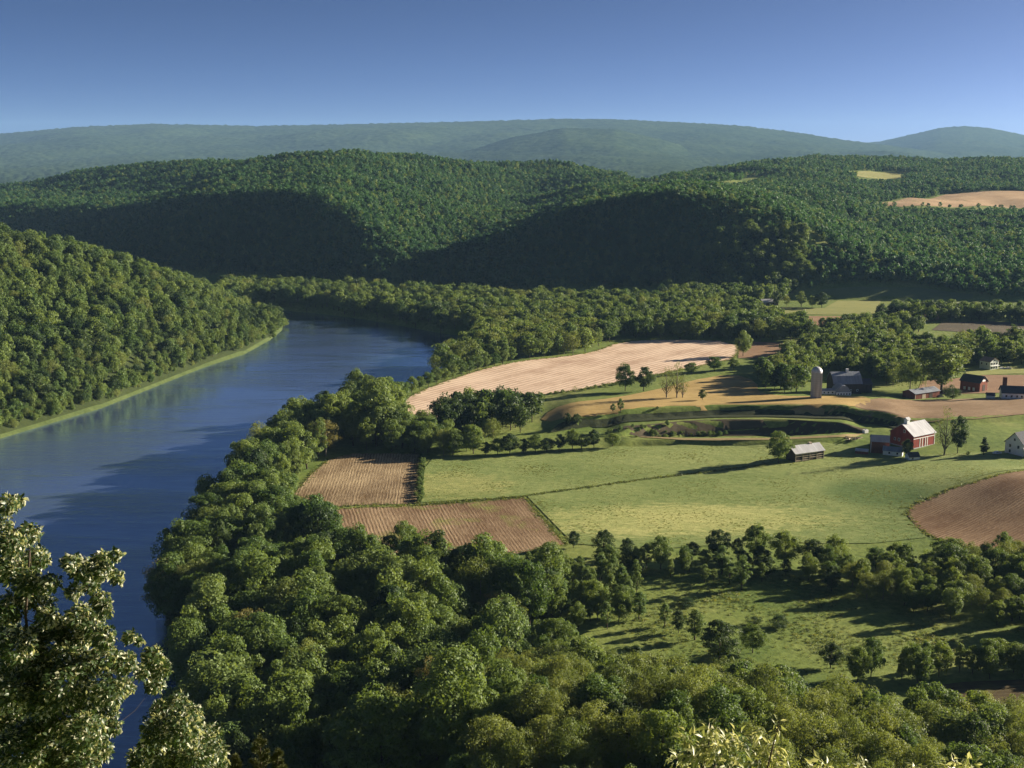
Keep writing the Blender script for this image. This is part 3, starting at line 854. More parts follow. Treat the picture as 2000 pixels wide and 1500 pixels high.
# ------------------------------------------------------------------ far and hillside forests (masses)
def forest_left():
    gx, gy = np.meshgrid(np.arange(-900, -150, 7.4), np.arange(430, 1480, 6.6))
    X = gx.ravel() + RNG.uniform(-3.2, 3.2, gx.size); Y = gy.ravel() + RNG.uniform(-3, 3, gx.size)
    k = (poly_sd(RIVER, X, Y) > 6) & (Y > 0) & (X > -0.62 * Y)
    X, Y = X[k], Y[k]
    px = 1000 + X / Y * 0.99 * F
    k = (px < 556) & (Y > np.interp(px, L_PX, L_BY) - 6) & (Y < np.interp(px, L_PX, L_CY) + 130)
    X, Y = X[k], Y[k]
    Z = terrain(X, Y)
    h = RNG.uniform(0.48, 1.12, len(X)) * (0.75 + 0.25 * sstep(6, 30, Z))
    ids, _ = pick(I_MID, {"round": 6, "dark": 2.4, "light": 2, "olive": 0.9, "oval": 1.4, "cone": 0.35}, len(X))
    w = RNG.uniform(0.65, 1.12, len(X))
    scatter("hillside_forest", "steep sunlit green forest on the hill across the river", np.column_stack([X, Y, Z - 0.3]), np.column_stack([h * w, h * w, h]), ids, C_MID, "forest")
    # bushes along the water
    t = np.linspace(0, 1, 150)
    P = np.array([plane(x, y, 0.0) for x, y in [(-60, 862), (0, 850), (100, 820), (200, 790), (300, 750), (400, 710), (480, 684), (530, 656)]])
    s = np.linspace(0, len(P) - 1.001, 420); i = s.astype(int); f = (s - i)[:, None]
    Q = P[i] * (1 - f) + P[i + 1] * f + RNG.normal(0, 2.4, (len(s), 2)) + np.array([-3.0, 2.0])
    Z = terrain(Q[:, 0], Q[:, 1]); h = RNG.uniform(0.10, 0.40, len(Q))
    ids, _ = pick(I_MID, {"light": 3, "round": 2, "olive": 2}, len(Q))
    scatter("shore_shrubbery", "light green bushes lining the far river shore", np.column_stack([Q, Z - 0.2]), np.column_stack([h, h, h]), ids, C_MID, "shrubbery")
forest_left()
HILL_VIEW = [[(1712, 400), (1760, 390), (1850, 379), (1960, 373), (2150, 371), (2150, 396), (2000, 404), (1860, 403), (1760, 402)],
             [(1390, 352), (1430, 339), (1480, 333), (1505, 336), (1475, 348), (1425, 356)], [(1640, 340), (1690, 333), (1740, 335), (1792, 345), (1750, 348), (1690, 347)], [(1235, 352), (1260, 347), (1305, 350), (1285, 355)]]
def forest_mid():
    X, Y = [], []
    for y0, y1, sp in ((1150, 1700, 6.5), (1700, 2300, 7.6), (2300, 3350, 9.4)):
        gx, gy = np.meshgrid(np.arange(-0.62 * y1, 0.62 * y1, sp), np.arange(y0, y1, sp * 0.87))
        X.append(gx.ravel() + RNG.uniform(-.42, .42, gx.size) * sp); Y.append(gy.ravel() + RNG.uniform(-.42, .42, gx.size) * sp)
    X = np.concatenate(X); Y = np.concatenate(Y)
    k = np.abs(X) < 0.56 * Y; X, Y = X[k], Y[k]
    px = 1000 + X / Y * 1.0107 * F
    k = (Y > smooth_tab(px, M_PX, M_BY) + 10) & (Y < smooth_tab(px, M_PX, M_CY) + 160)
    X, Y = X[k], Y[k]
    ok = field_clear(X, Y, ["hill_tan", "hill_g1", "hill_g2", "hill_g3", "far_green", "far_green2"], 4)
    # natural gaps
    ok &= ~((wobble(X * 1.3 + 500, Y, 90) > 1.35))
    X, Y = X[ok], Y[ok]
    Z = terrain(X, Y)
    h = RNG.uniform(0.42, 0.92, len(X)) * (0.95 + 0.12 * wobble(X, Y, 200))
    hh = 16.0 * h
    tx, ty = project(X, Y, Z + hh)
    hide = np.zeros(len(X), bool)
    for pts in HILL_VIEW:      # keep the clearings open towards the valley
        hide |= poly_sd(pts, tx, ty) < 0
    X, Y, Z, h = X[~hide], Y[~hide], Z[~hide], h[~hide]
    ids, _ = pick(I_FAR, {"round": 6, "dark": 3, "light": 1.6, "oval": 0.5}, len(X))
    w = RNG.uniform(0.8, 1.1, len(X))
    scatter("hill_forest", "dark blue-green forest covering the hills behind the valley", np.column_stack([X, Y, Z - 0.4]), np.column_stack([h * w, h * w, h]), ids, C_FAR, "forest")
forest_mid()

# ------------------------------------------------------------------ woods of the valley: individuals first, masses for the rest
WOODS = []      # candidate trees: dict(x,y,z,h,w,kind,zone)
def zone(zone_name, pts, sp, h0, h1, weights, wide=(0.75, 1.2), zp=8.0, clear=(), margin=3.0, seed=0):
    poly = [plane(x, y, zp) for x, y in pts]
    X, Y = jitter_grid(poly, sp)
    k = poly_sd(RIVER, X, Y) > 3.0
    X, Y = X[k], Y[k]
    if clear:
        k = field_clear(X, Y, clear, margin); X, Y = X[k], Y[k]
    Z = terrain(X, Y)
    ks = list(weights); w = np.array([weights[q] for q in ks], float); w /= w.sum()
    # kinds in patches
    sel = np.clip((wobble(X * 1.7, Y * 1.7, 90 + 10 * seed) * 0.22 + 0.5 + RNG.normal(0, 0.22, len(X))), 0, 0.999)
    cs = np.cumsum(w)
    ci = np.searchsorted(cs, sel)
    for i in range(len(X)):
        WOODS.append(dict(x=X[i], y=Y[i], z=Z[i], h=RNG.uniform(h0, h1), w=RNG.uniform(*wide), kind=ks[min(ci[i], len(ks) - 1)], zone=zone_name))
ALLF = ["tan", "tan2", "yellow", "brown", "plough_a", "plough_b", "knoll", "green"]
zone("riverside", [(545, 868), (600, 842), (640, 840), (645, 880), (600, 930), (570, 985), (640, 1085), (720, 1118), (860, 1138), (1000, 1150), (1070, 1155), (1090, 1200), (1010, 1290), (950, 1380), (900, 1640), (300, 1640), (330, 1330), (310, 1200), (350, 1080), (410, 995), (480, 920)],
     7.9, 11, 23, {"cone": 0.15, "dark": 1.6, "round": 5, "light": 1.6, "oval": 0.7, "olive": 1.4, "yellow": 0.04}, wide=(0.72, 1.28), clear=["plough_a", "plough_b", "green"], margin=4)
zone("mound", [(1010, 1290), (1090, 1240), (1180, 1285), (1290, 1365), (1480, 1415), (1620, 1425), (1750, 1435), (1900, 1440), (2200, 1440), (2500, 1900), (900, 1900), (900, 1560)],
     6.8, 7.5, 15.5, {"round": 2.8, "olive": 4, "light": 1.4, "bare": 0.12, "dark": 0.7}, clear=["near_dark"], margin=2)
zone("poplar", [(1005, 1135), (1060, 1098), (1110, 1112), (1200, 1122), (1270, 1125), (1285, 1140), (1235, 1165), (1215, 1200), (1160, 1235), (1080, 1195)],
     6.0, 8, 13, {"oval": 5, "round": 2}, wide=(0.8, 1.1))
zone("clump", [(1560, 1112), (1650, 1104), (1720, 1084), (1800, 1082), (1900, 1084), (2150, 1075), (2200, 1215), (2000, 1222), (1900, 1205), (1780, 1185), (1690, 1155), (1600, 1138)],
     8.0, 7.5, 12.5, {"dark": 1, "round": 5, "olive": 2, "light": 1}, clear=["knoll"], margin=3)
zone("hedge_belt", [(1160, 1090), (1290, 1092), (1400, 1084), (1560, 1094), (1650, 1092), (1650, 1112), (1540, 1118), (1400, 1112), (1290, 1120), (1180, 1104)],
     6.4, 5.5, 9.5, {"dark": 3, "round": 4, "oval": 1.5, "light": 1}, clear=[], margin=2)
zone("lower_row", [(1600, 1305), (1680, 1292), (1760, 1296), (1900, 1290), (2200, 1255), (2200, 1305), (1900, 1325), (1700, 1330)],
     6.4, 8, 13, {"round": 4, "oval": 2, "dark": 1}, clear=["near_dark"], margin=1)
zone("river_grove", [(560, 852), (625, 848), (700, 872), (775, 880), (770, 800), (730, 796), (640, 828)],
     8.2, 16, 25, {"dark": 2, "round": 5, "light": 1, "olive": 0.5}, clear=["plough_a", "tan", "green"], margin=2)
zone("river_grove", [(775, 882), (830, 886), (930, 882), (950, 868), (860, 846), (800, 830), (778, 822)],
     7.6, 9, 16, {"dark": 2, "round": 5, "light": 1, "olive": 0.5}, clear=["plough_a", "tan", "green"], margin=2)
zone("dark_grove", [(850, 824), (900, 808), (960, 803), (1030, 803), (1052, 820), (1030, 838), (960, 834), (870, 845)],
     8.2, 15, 19, {"dark": 4, "round": 2}, clear=[], margin=2)
zone("spit", [(840, 722), (880, 728), (950, 708), (1000, 700), (1060, 698), (1130, 692), (1190, 674), (1215, 655), (1150, 645), (1050, 640), (950, 648), (880, 675)],
     9.6, 13, 19, {"round": 4, "olive": 3, "light": 1}, clear=["tan"], margin=4)
zone("valley", [(430, 592), (540, 603), (620, 611), (700, 621), (830, 645), (900, 655), (1000, 645), (1150, 642), (1250, 655), (1400, 660), (1590, 668), (1580, 645), (1500, 618), (1440, 600), (1350, 590), (1200, 588), (1000, 588), (900, 580), (700, 572), (560, 564), (430, 560)],
     10.2, 12, 19, {"dark": 2, "round": 5, "light": 1.4, "olive": 1}, clear=["tan", "tan2", "far_green", "far_brown"], margin=3)
zone("farm_wood", [(1410, 772), (1480, 782), (1560, 772), (1580, 742), (1615, 722), (1700, 728), (1740, 748), (1770, 742), (1800, 742), (1850, 742), (1870, 722), (1900, 705), (2150, 705), (2150, 680), (1960, 668), (1900, 665), (1860, 682), (1760, 668), (1640, 655), (1560, 690), (1480, 735)],
     9.4, 11, 17, {"dark": 2, "round": 5, "light": 1.5, "olive": 1}, clear=["tan2", "yellow", "yard", "yard2"], margin=3)
zone("back_wood", [(1595, 640), (1640, 654), (1780, 652), (1810, 642), (1760, 632), (1640, 632)], 10, 10, 15, {"dark": 2, "round": 4, "light": 1})
zone("far_row", [(1712, 620), (1800, 622), (1850, 630), (2150, 634), (2150, 612), (1850, 610), (1760, 606)], 9.5, 11, 16, {"dark": 3, "round": 4, "light": 0.8}, clear=["far_dark"], margin=1)
zone("hill_foot", [(1340, 594), (1480, 590), (1580, 574), (1570, 562), (1400, 564), (1300, 576)], 10, 14, 19, {"round": 4, "light": 2, "dark": 1})

LONE = []       # (px, base_py, height px, width px, kind, name, label, category)
def lone(px, py, hp, wp, kind, name, label, cat="tree", group=None):
    LONE.append((px, py, hp, wp, kind, name, label, cat, group))
lone(1451, 696, 50, 36, "round", "broadleaf_tree", "lone green tree standing at the edge of the tan field")
lone(1221, 764, 54, 40, "round", "broadleaf_tree", "broad tree of the pair below the tan field, the left one")
lone(1257, 764, 48, 46, "dark", "broadleaf_tree", "round tree of the pair below the tan field, the right one")
lone(1197, 805, 17, 13, "oval", "young_tree", "smaller of two young trees alone in the golden field")
lone(1212, 804, 26, 15, "oval", "young_tree", "taller of two young trees alone in the golden field")
lone(1108, 831, 25, 18, "dark", "young_tree", "young dark tree on the rim of the curved bank")
lone(1126, 830, 22, 20, "dark", "young_tree", "bushy young tree on the rim of the curved bank, right one of two")
lone(1520, 905, 64, 52, "round", "broadleaf_tree", "dense round tree beside the weathered shed")
lone(1771, 893, 36, 24, "dark", "broadleaf_tree", "small dark tree in front of the red barn gable")
lone(1870, 886, 74, 36, "dark", "broadleaf_tree", "tall dark green tree to the right of the red barn")
lone(1921, 889, 36, 18, "cone", "conifer_tree", "small dark conifer on the lawn left of the white house")
lone(1777, 764, 60, 62, "willow", "willow_tree", "drooping willow above the long low red shed")
lone(1838, 768, 95, 88, "light", "broadleaf_tree", "large light green tree behind the long low red shed")
lone(553, 641, 20, 22, "round", "broadleaf_tree", "outermost tree on the tip of the wooded hill across the river")
lone(543, 646, 24, 26, "light", "broadleaf_tree", "second tree from the tip of the wooded hill across the river")
lone(546, 634, 24, 26, "dark", "broadleaf_tree", "dark tree behind the outermost one on the wooded hill's tip")
lone(533, 655, 22, 24, "round", "broadleaf_tree", "third tree from the tip of the wooded hill across the river")
lone(1302, 777, 62, 34, "bare", "bare_tree", "tall thin sparse-leaved tree, first of three in the golden field")
lone(1322, 777, 72, 34, "bare", "bare_tree", "tallest thin sparse-leaved tree, middle of three in the golden field")
lone(1333, 777, 48, 26, "bare", "bare_tree", "shortest thin sparse-leaved tree, last of three in the golden field")
lone(1844, 890, 98, 40, "bare", "bare_tree", "tall yellowish sparse tree beside the red barn")
lone(1123, 768, 14, 12, "bare", "bare_tree", "small bare sapling at the lower edge of the tan field")
lone(1860, 780, 28, 40, "bush", "shrub", "round dark bush right of the long low red shed", "bush")
lone(1350, 730, 22, 30, "round", "broadleaf_tree", "short bushy tree at the lower edge of the tan field, first of two")
lone(1395, 725, 28, 34, "round", "broadleaf_tree", "rounded bushy tree at the lower edge of the tan field, second of two")
lone(1432, 722, 22, 24, "round", "broadleaf_tree", "small tree below the lone tree of the tan field")
lone(1372, 782, 22, 18, "dark", "young_tree", "small dark tree at the upper rim of the golden field")
lone(1565, 599, 30, 20, "oval", "broadleaf_tree", "slim tree in the pale pasture, first of three")
lone(1586, 600, 22, 18, "round", "broadleaf_tree", "small tree in the pale pasture, middle of three")
lone(1605, 601, 30, 32, "dark", "broadleaf_tree", "widest tree in the pale pasture, last of three")
lone(1516, 597, 28, 24, "dark", "broadleaf_tree", "dark tree beside the distant blue-roofed house")
lone(1536, 599, 22, 14, "olive", "young_tree", "thin tree next to the distant blue-roofed house")
lone(1120, 1070, 34, 28, "dark", "broadleaf_tree", "round dark tree at the end of the field track")
lone(1179, 1088, 54, 42, "dark", "broadleaf_tree", "dark full tree at the start of the hedgerow below the meadow")
lone(1224, 1092, 42, 30, "dark", "broadleaf_tree", "narrow dark tree second in the hedgerow below the meadow")
lone(1290, 1112, 66, 46, "round", "broadleaf_tree", "leafy tree third in the hedgerow below the meadow")
lone(1262, 1110, 50, 30, "oval", "poplar_tree", "slender tree between second and third of the hedgerow")
lone(1352, 1092, 34, 34, "dark", "broadleaf_tree", "low round tree fourth in the hedgerow below the meadow")
lone(1402, 1092, 60, 48, "dark", "broadleaf_tree", "dark shaded tree fifth in the hedgerow below the meadow")
lone(1410, 1122, 58, 40, "oval", "poplar_tree", "light oval tree in front of the fifth hedgerow tree")
lone(1440, 1090, 40, 26, "dark", "broadleaf_tree", "small dark tree sixth in the hedgerow below the meadow")
lone(1476, 1096, 74, 54, "round", "broadleaf_tree", "tall double-topped tree seventh in the hedgerow")
lone(1532, 1108, 72, 62, "round", "broadleaf_tree", "wide tree eighth in the hedgerow below the meadow")
lone(1588, 1112, 60, 52, "dark", "broadleaf_tree", "round tree ninth in the hedgerow below the meadow")
lone(1630, 1110, 66, 52, "round", "broadleaf_tree", "green tree tenth in the hedgerow below the meadow")
lone(1376, 1138, 38, 22, "oval", "poplar_tree", "slim light young poplar alone in the lower meadow")
lone(1394, 1134, 24, 16, "oval", "poplar_tree", "tiny light poplar beside the slim one in the lower meadow")
lone(1424, 1140, 34, 28, "oval", "poplar_tree", "light young poplar beside the tallest one in the lower meadow")
lone(1448, 1152, 70, 34, "oval", "poplar_tree", "tallest light poplar standing in the lower meadow")
lone(1488, 1136, 38, 24, "oval", "poplar_tree", "light poplar furthest along in the lower meadow")
lone(1310, 1128, 38, 16, "oval", "poplar_tree", "thin young poplar in front of the hedgerow")
lone(1226, 1180, 50, 32, "oval", "poplar_tree", "young poplar at the corner of the poplar grove")
lone(1248, 1210, 56, 36, "oval", "poplar_tree", "young poplar with pale leaves at the meadow rim")
lone(1298, 1224, 48, 24, "oval", "poplar_tree", "narrow young poplar among three on the near meadow rim")
lone(1325, 1236, 46, 28, "dark", "broadleaf_tree", "dark young tree among three on the near meadow rim")
lone(1357, 1250, 62, 40, "oval", "poplar_tree", "tallest young poplar of three on the near meadow rim")
lone(1405, 1290, 80, 84, "dark", "broadleaf_tree", "broad dark round tree at the near end of the lower meadow")
lone(1470, 1275, 58, 54, "round", "broadleaf_tree", "bushy tree right of the broad dark round tree")
lone(1624, 1155, 52, 34, "dark", "broadleaf_tree", "shaded dark tree standing out in the lower meadow")
lone(1622, 1305, 50, 54, "dark", "broadleaf_tree", "round dark tree at the start of the lower row")
lone(1520, 1226, 24, 46, "bush", "shrub", "big dark round bush alone in the lower meadow", "bush")
lone(1472, 1220, 16, 32, "bush", "shrub", "flat dark bush left of the big round bush", "bush")
lone(1340, 1182, 12, 46, "bush", "shrub", "low wide brush heap in the lower meadow", "bush")
lone(1675, 1163, 12, 20, "bush", "shrub", "small dark bush in the shaded part of the lower meadow", "bush")
lone(1357, 1172, 8, 14, "bush", "shrub", "tiny dark bush above the low wide brush heap", "bush")
lone(788, 1088, 72, 62, "round", "broadleaf_tree", "big round green tree at the foot of the reddish ploughed field")
lone(760, 1092, 48, 40, "dark", "broadleaf_tree", "dark tree left of the big round tree by the ploughed field")
lone(735, 872, 132, 74, "light", "broadleaf_tree", "tall open light green tree with visible trunk in the river grove")
lone(700, 800, 78, 60, "round", "broadleaf_tree", "tall tree crown rising above the grove by the river bend")
lone(963, 868, 52, 34, "olive", "budding_tree", "thin yellowish tree at the end of the river grove")
lone(1283, 800, 7, 8, "bush", "shrub", "dark dot of a bush beside two young trees in the golden field", "bush")
lone(1890, 889, 8, 9, "bush", "shrub", "tiny dark bush on the lawn right of the tall dark tree", "bush")
for i, (x, y) in enumerate([(948, 889), (972, 888), (996, 887), (1022, 886), (1046, 884), (1068, 882), (1092, 880), (1118, 878), (1136, 877), (1160, 875), (1196, 872)]):
    o = ["first", "second", "third", "fourth", "fifth", "sixth", "seventh", "eighth", "ninth", "tenth", "last"][i]
    lone(x, y, 26 + 14 * ((i * 7) % 5) / 4, 28 + 6 * (i % 3), ["dark", "round", "dark"][i % 3], "hedge_tree", "%s tree from the grove in the hedge along the top of the meadow" % o, "tree")
for i in range(15):
    f = i / 14
    x = 772 + f * 226; y = np.interp(x, [772, 800, 850, 900, 950, 1000], [783, 769, 750, 734, 718, 706])
    o = ["first", "second", "third", "fourth", "fifth", "sixth", "seventh", "eighth", "ninth", "tenth", "eleventh", "twelfth", "thirteenth", "fourteenth", "last"][i]
    lone(x, float(y), 27 - 4 * f + 3 * (i % 3), 26, ["round", "light", "round"][i % 3], "hedge_tree", "%s tree from the near end of the trimmed row between river and tan field" % o, "tree")

# ---- individuals
EXT = {}
for _k, _v in PROTO_NEAR.items():
    for _cm, _tm in _v:
        _c = np.empty(len(_cm.vertices) * 3, np.float32); _cm.vertices.foreach_get("co", _c); _c = _c.reshape(-1, 3)
        EXT[_cm.name] = (2 * np.percentile(np.hypot(_c[:, 0], _c[:, 1]), 97), np.percentile(_c[:, 2], 99.5))
def place_tree(name, label, cat, group, x, y, z, h, wd, kind, var=None):
    """a tree of height h, crown diameter wd"""
    v = PROTO_NEAR[kind]
    cm, tm = v[(var if var is not None else random.randrange(len(v))) % len(v)]
    R = KINDS[kind][2]
    e = thing(name, label, cat, (x, y, z), random.uniform(0, 6.28), group)
    s = h / EXT[cm.name][1]; sx = wd / EXT[cm.name][0]
    e.scale = (sx, sx, s)
    c = link("crown", cm, e); t = link("trunk", tm, e)
    return e
for px, py, hp, wp, kind, name, label, cat, group in LONE:
    g = ground(px, py)
    k = F / (g.y * CT + (CAMZ - g.z) * ST)
    place_tree(name, label, cat, group, g.x, g.y, g.z, hp / k, wp / k, kind)
    g_xy = np.array([g.x, g.y])
    WOODS[:] = [w for w in WOODS if (w["x"] - g.x) ** 2 + (w["y"] - g.y) ** 2 > (0.30 * wp / k + 2.5) ** 2]
    if name == "willow_tree":
        pass

ZONE_TEXT = {"riverside": "the dense wood between the near river bank and the ploughed fields", "mound": "the near wood at the bottom of the view", "poplar": "the young poplar grove below the reddish ploughed field",
             "clump": "the big clump of trees below the red-brown knoll", "hedge_belt": "the hedgerow between the hay meadow and the lower meadow", "lower_row": "the lower row of trees beside the shadowed field", "river_grove": "the grove between the river and the top of the meadow",
             "dark_grove": "the dark grove in front of the tan field", "spit": "the wood on the river spit behind the tan field"}
KIND_TEXT = {"round": ("broadleaf_tree", "green rounded tree"), "dark": ("broadleaf_tree", "dark green tree"), "oval": ("poplar_tree", "light oval poplar"), "olive": ("budding_tree", "olive budding tree"),
             "light": ("broadleaf_tree", "light green tree"), "yellow": ("budding_tree", "straw yellow budding tree"), "bare": ("bare_tree", "sparse-leaved bare tree"), "cone": ("conifer_tree", "dark conical conifer")}
def where(w):
    """a finer place inside the zone"""
    x, y = project(w["x"], w["y"], w["z"] + w["h"] * 0.7)
    if w["zone"] == "riverside":
        if poly_sd(RIVER, np.array([w["x"]]), np.array([w["y"]]))[0] < 16: return "at the water's edge of the riverside wood"
        if y < 930: return "at the top of the riverside wood, above the straw-rowed field"
        if y < 1060: return "in the riverside wood left of the straw-rowed field"
        if y < 1180: return "in the riverside wood below the reddish field, " + ("nearer the river" if x < 620 else "nearer the poplars")
        if y < 1320: return "in the shaded middle of the riverside wood, " + ("nearer the river" if x < 640 else "nearer the mound")
        return "in the deep shade at the bottom of the riverside wood"
    if w["zone"] == "mound":
        s = "left part" if x < 1250 else ("middle part" if x < 1620 else "right part")
        t = "upper edge" if y < 1330 else ("centre" if y < 1420 else "lower edge")
        return "in the %s of the near wood, at its %s" % (s, t)
    return "in " + ZONE_TEXT[w["zone"]]
for w in WOODS:
    _, yt = project(w["x"], w["y"], w["z"] + w["h"]); xc, _ = project(w["x"], w["y"], w["z"])
    w["px"] = float(xc); w["top"] = float(yt)
    w["vis"] = (-60 < xc < 2060) and yt < 1490
    w["size"] = w["h"] * F / w["y"]
cand = [w for w in WOODS if w["vis"] and w["zone"] in ZONE_TEXT]
cand.sort(key=lambda w: -w["size"])
IND = cand[:215]
ids_ind = {id(w) for w in IND}
HQ = {z: np.percentile([w['h'] for w in IND if w['zone'] == z], [33, 67]) for z in {w['zone'] for w in IND}}
for w in IND:
    nm, tx = KIND_TEXT[w["kind"]]
    wh = where(w)
    sz = "tall" if w["h"] > HQ[w["zone"]][1] else ("small" if w["h"] < HQ[w["zone"]][0] else "middling")
    place_tree(nm, "%s %s %s" % (sz, tx, wh), "tree", "%s trees %s" % (sz, wh), w["x"], w["y"], w["z"], w["h"], 2 * KINDS[w["kind"]][2] * 0.94 * w["h"] / HT * w["w"], w["kind"])
MASS = {"riverside_forest": ("rest of the dense green wood along the near river bank", ["riverside", "river_grove"]),
        "mound_forest": ("rest of the olive green near wood and the poplar grove", ["mound", "poplar"]),
        "meadow_woods": ("rest of the tree clump and tree row around the lower meadow", ["clump", "lower_row", "hedge_belt"]),
        "grove_woods": ("trees of the dark grove and the river spit around the tan field", ["dark_grove", "spit"]),
        "valley_forest": ("band of green woods across the valley floor below the dark hills", ["valley", "hill_foot"]),
        "farm_woods": ("woods behind the silo farm and the far tree rows", ["farm_wood", "back_wood", "far_row"])}
for nm, (lb, zs) in MASS.items():
    W = [w for w in WOODS if w["zone"] in zs and id(w) not in ids_ind]
    if not W: continue
    near = np.mean([w["y"] for w in W]) < 560
    idx, coll = (I_NEAR, C_NEAR) if near else (I_MID, C_MID)
    P = np.array([(w["x"], w["y"], w["z"] - 0.2) for w in W])
    sc = np.array([(w["h"] / HT * w["w"], w["h"] / HT * w["w"], w["h"] / HT) for w in W])
    ks = [int(RNG.choice(idx[w["kind"]])) for w in W]
    scatter(nm, lb, P, sc, ks, coll, "wood")
print("woods", len(WOODS), "candidates", len(cand))

# ------------------------------------------------------------------ hedges, tufts, brush
def along(pts, step):
    P = [ground(x, y) for x, y in pts]; out = []
    for a, b in zip(P[:-1], P[1:]):
        k = max(1, int((b - a).length / step))
        out += [a.lerp(b, i / k) for i in range(k)]
    return np.array([(p.x, p.y) for p in out])
def tuft_proto():
    c = bpy.data.collections.new("tufts"); mats = [leaf_mat("tuft_a", (0.16, 0.20, 0.05), (0.28, 0.29, 0.10), 0.4), leaf_mat("tuft_b", (0.08, 0.115, 0.03), (0.15, 0.18, 0.055), 0.4)]
    for i in range(4):
        rng = np.random.default_rng(900 + i); n = 26
        P = np.column_stack([rng.normal(0, 0.45, (n, 2)), rng.uniform(0.02, 0.30, n)])
        Nn = unit(rng.normal(size=(n, 3)) * [1, 1, 0.5] + [0, 0, 0.5])
        V, Fc = leaf_cards(P, Nn, 0.26, rng, 0.5)
        o = bpy.data.objects.new("tuft_%02d" % i, mesh_from("tuft", V, Fc, [mats[i % 2]])); c.objects.link(o)
    return c
C_TUFT = tuft_proto()
def tufts(name, label, key_or_poly, sp, s0, s1, cut=None, ids=(0, 1, 2, 3)):
    poly = FIELDS[key_or_poly] if isinstance(key_or_poly, str) else key_or_poly
    X, Y = jitter_grid(poly, sp, jit=0.5)
    k = wobble(X * 1.1, Y * 0.9 + 77, 60) + RNG.normal(0, 0.5, len(X)) > (cut if cut is not None else -9)
    X, Y = X[k], Y[k]; Z = terrain(X, Y) + 0.15
    s = RNG.uniform(s0, s1, len(X)) * (0.8 + 0.3 * wobble(X, Y, 35))
    s = np.clip(s, 0.3, 3)
    scatter(name, label, np.column_stack([X, Y, Z]), np.column_stack([s * 1.2, s * 1.2, s * 0.65]), RNG.choice(ids, len(X)), C_TUFT, "grass")
tufts("meadow_grass", "rough tufts of grass all over the hay meadow", "green", 1.8, 0.3, 0.75, None, (0, 2))
LOWER = [plane(x, y, 7) for x, y in [(1090, 1110), (1240, 1105), (1500, 1105), (1700, 1140), (1900, 1200), (2150, 1215), (2150, 1262), (1800, 1290), (1600, 1310), (1480, 1330), (1330, 1290), (1220, 1230)]]
tufts("lower_meadow_grass", "tussocky grass of the shaded lower meadow", LOWER, 1.9, 0.45, 1.05, -0.6, (0, 2, 1, 3, 1))
def strip(name, label, pts, step, spread, s0, s1, coll, idx, cat, flat=1.0):
    Q = along(pts, step); Q = Q + RNG.normal(0, spread, Q.shape)
    Z = terrain(Q[:, 0], Q[:, 1]); s = RNG.uniform(s0, s1, len(Q))
    ks = RNG.choice(idx, len(Q))
    return scatter(name, label, np.column_stack([Q, Z]), np.column_stack([s * flat, s * flat, s]), ks, coll, cat)
strip("field_hedge", "light green hedge between the straw-rowed field and the hay meadow", [(826, 893), (822, 930), (818, 984)], 0.9, 0.7, 0.10, 0.17, C_MID, I_MID["light"], "hedge", 1.3)
strip("ditch_shade_grass", "tall dark grass standing in for the ditch shadow across the hay meadow", [(816, 987), (920, 978), (1022, 970), (1130, 955), (1250, 938), (1360, 925), (1500, 908)], 0.7, 0.3, 0.9, 1.7, C_TUFT, [1, 3], "grass")  # dark tufts stand in for the shadow line of the ditch
strip("track_grass", "rough grass beside the field track at the reddish ploughed field", [(1026, 974), (1066, 1018), (1106, 1064)], 0.7, 0.4, 0.5, 1.0, C_TUFT, [1, 3], "grass")
strip("track_verge", "rough grass on the meadow side of the field track", [(1044, 974), (1082, 1018), (1118, 1060)], 0.8, 0.4, 0.5, 0.9, C_TUFT, [0, 1], "grass")
def verge(name, label, key, step, s0, s1, ids):
    P = FIELDS[key]; Q = []
    for a, b in zip(P, P[1:] + P[:1]):
        k = max(1, int(math.hypot(b[0] - a[0], b[1] - a[1]) / step))
        Q += [(a[0] + (b[0] - a[0]) * i / k, a[1] + (b[1] - a[1]) * i / k) for i in range(k)]
    Q = np.array(Q) + RNG.normal(0, 0.9, (len(Q), 2))
    s = RNG.uniform(s0, s1, len(Q))
    scatter(name, label, np.column_stack([Q, terrain(Q[:, 0], Q[:, 1]) + 0.1]), np.column_stack([s * 1.3, s * 1.3, s * 0.8]), RNG.choice(ids, len(Q)), C_TUFT, "grass")
verge("straw_field_verge", "weedy grass margin round the straw-rowed ploughed field", "plough_a", 0.6, 0.4, 1.1, [0, 1, 2, 3])
verge("red_field_verge", "weedy grass margin round the reddish ploughed field", "plough_b", 0.6, 0.4, 1.1, [0, 1, 2, 3])
verge("knoll_verge", "weedy grass margin round the red-brown knoll", "knoll", 0.6, 0.4, 1.2, [0, 1, 2, 3])
verge("tan_field_verge", "rough grass margin round the pale tan field", "tan", 0.9, 0.5, 1.4, [0, 1, 2, 3])
strip("bank_brush", "low pale shrubs along the foot of the dark hollow", [(1185, 850), (1260, 847), (1330, 851), (1420, 852)], 1.4, 1.6, 0.08, 0.2, C_MID, I_MID["light"] + I_MID["round"], "shrubbery", 1.4)
strip("yard_brush", "weedy scrub along the edge of the tan field", [(1060, 772), (1130, 764), (1200, 752), (1300, 735)], 1.6, 2.0, 0.05, 0.14, C_MID, I_MID["round"] + I_MID["olive"], "shrubbery", 1.5)
strip("hill_hedge", "dark hedge under the long tan hill field", [(1725, 405), (1790, 406), (1860, 407), (1960, 408), (2060, 404)], 9, 5, 0.12, 0.6, C_FAR, I_FAR["round"], "hedge", 1.2)

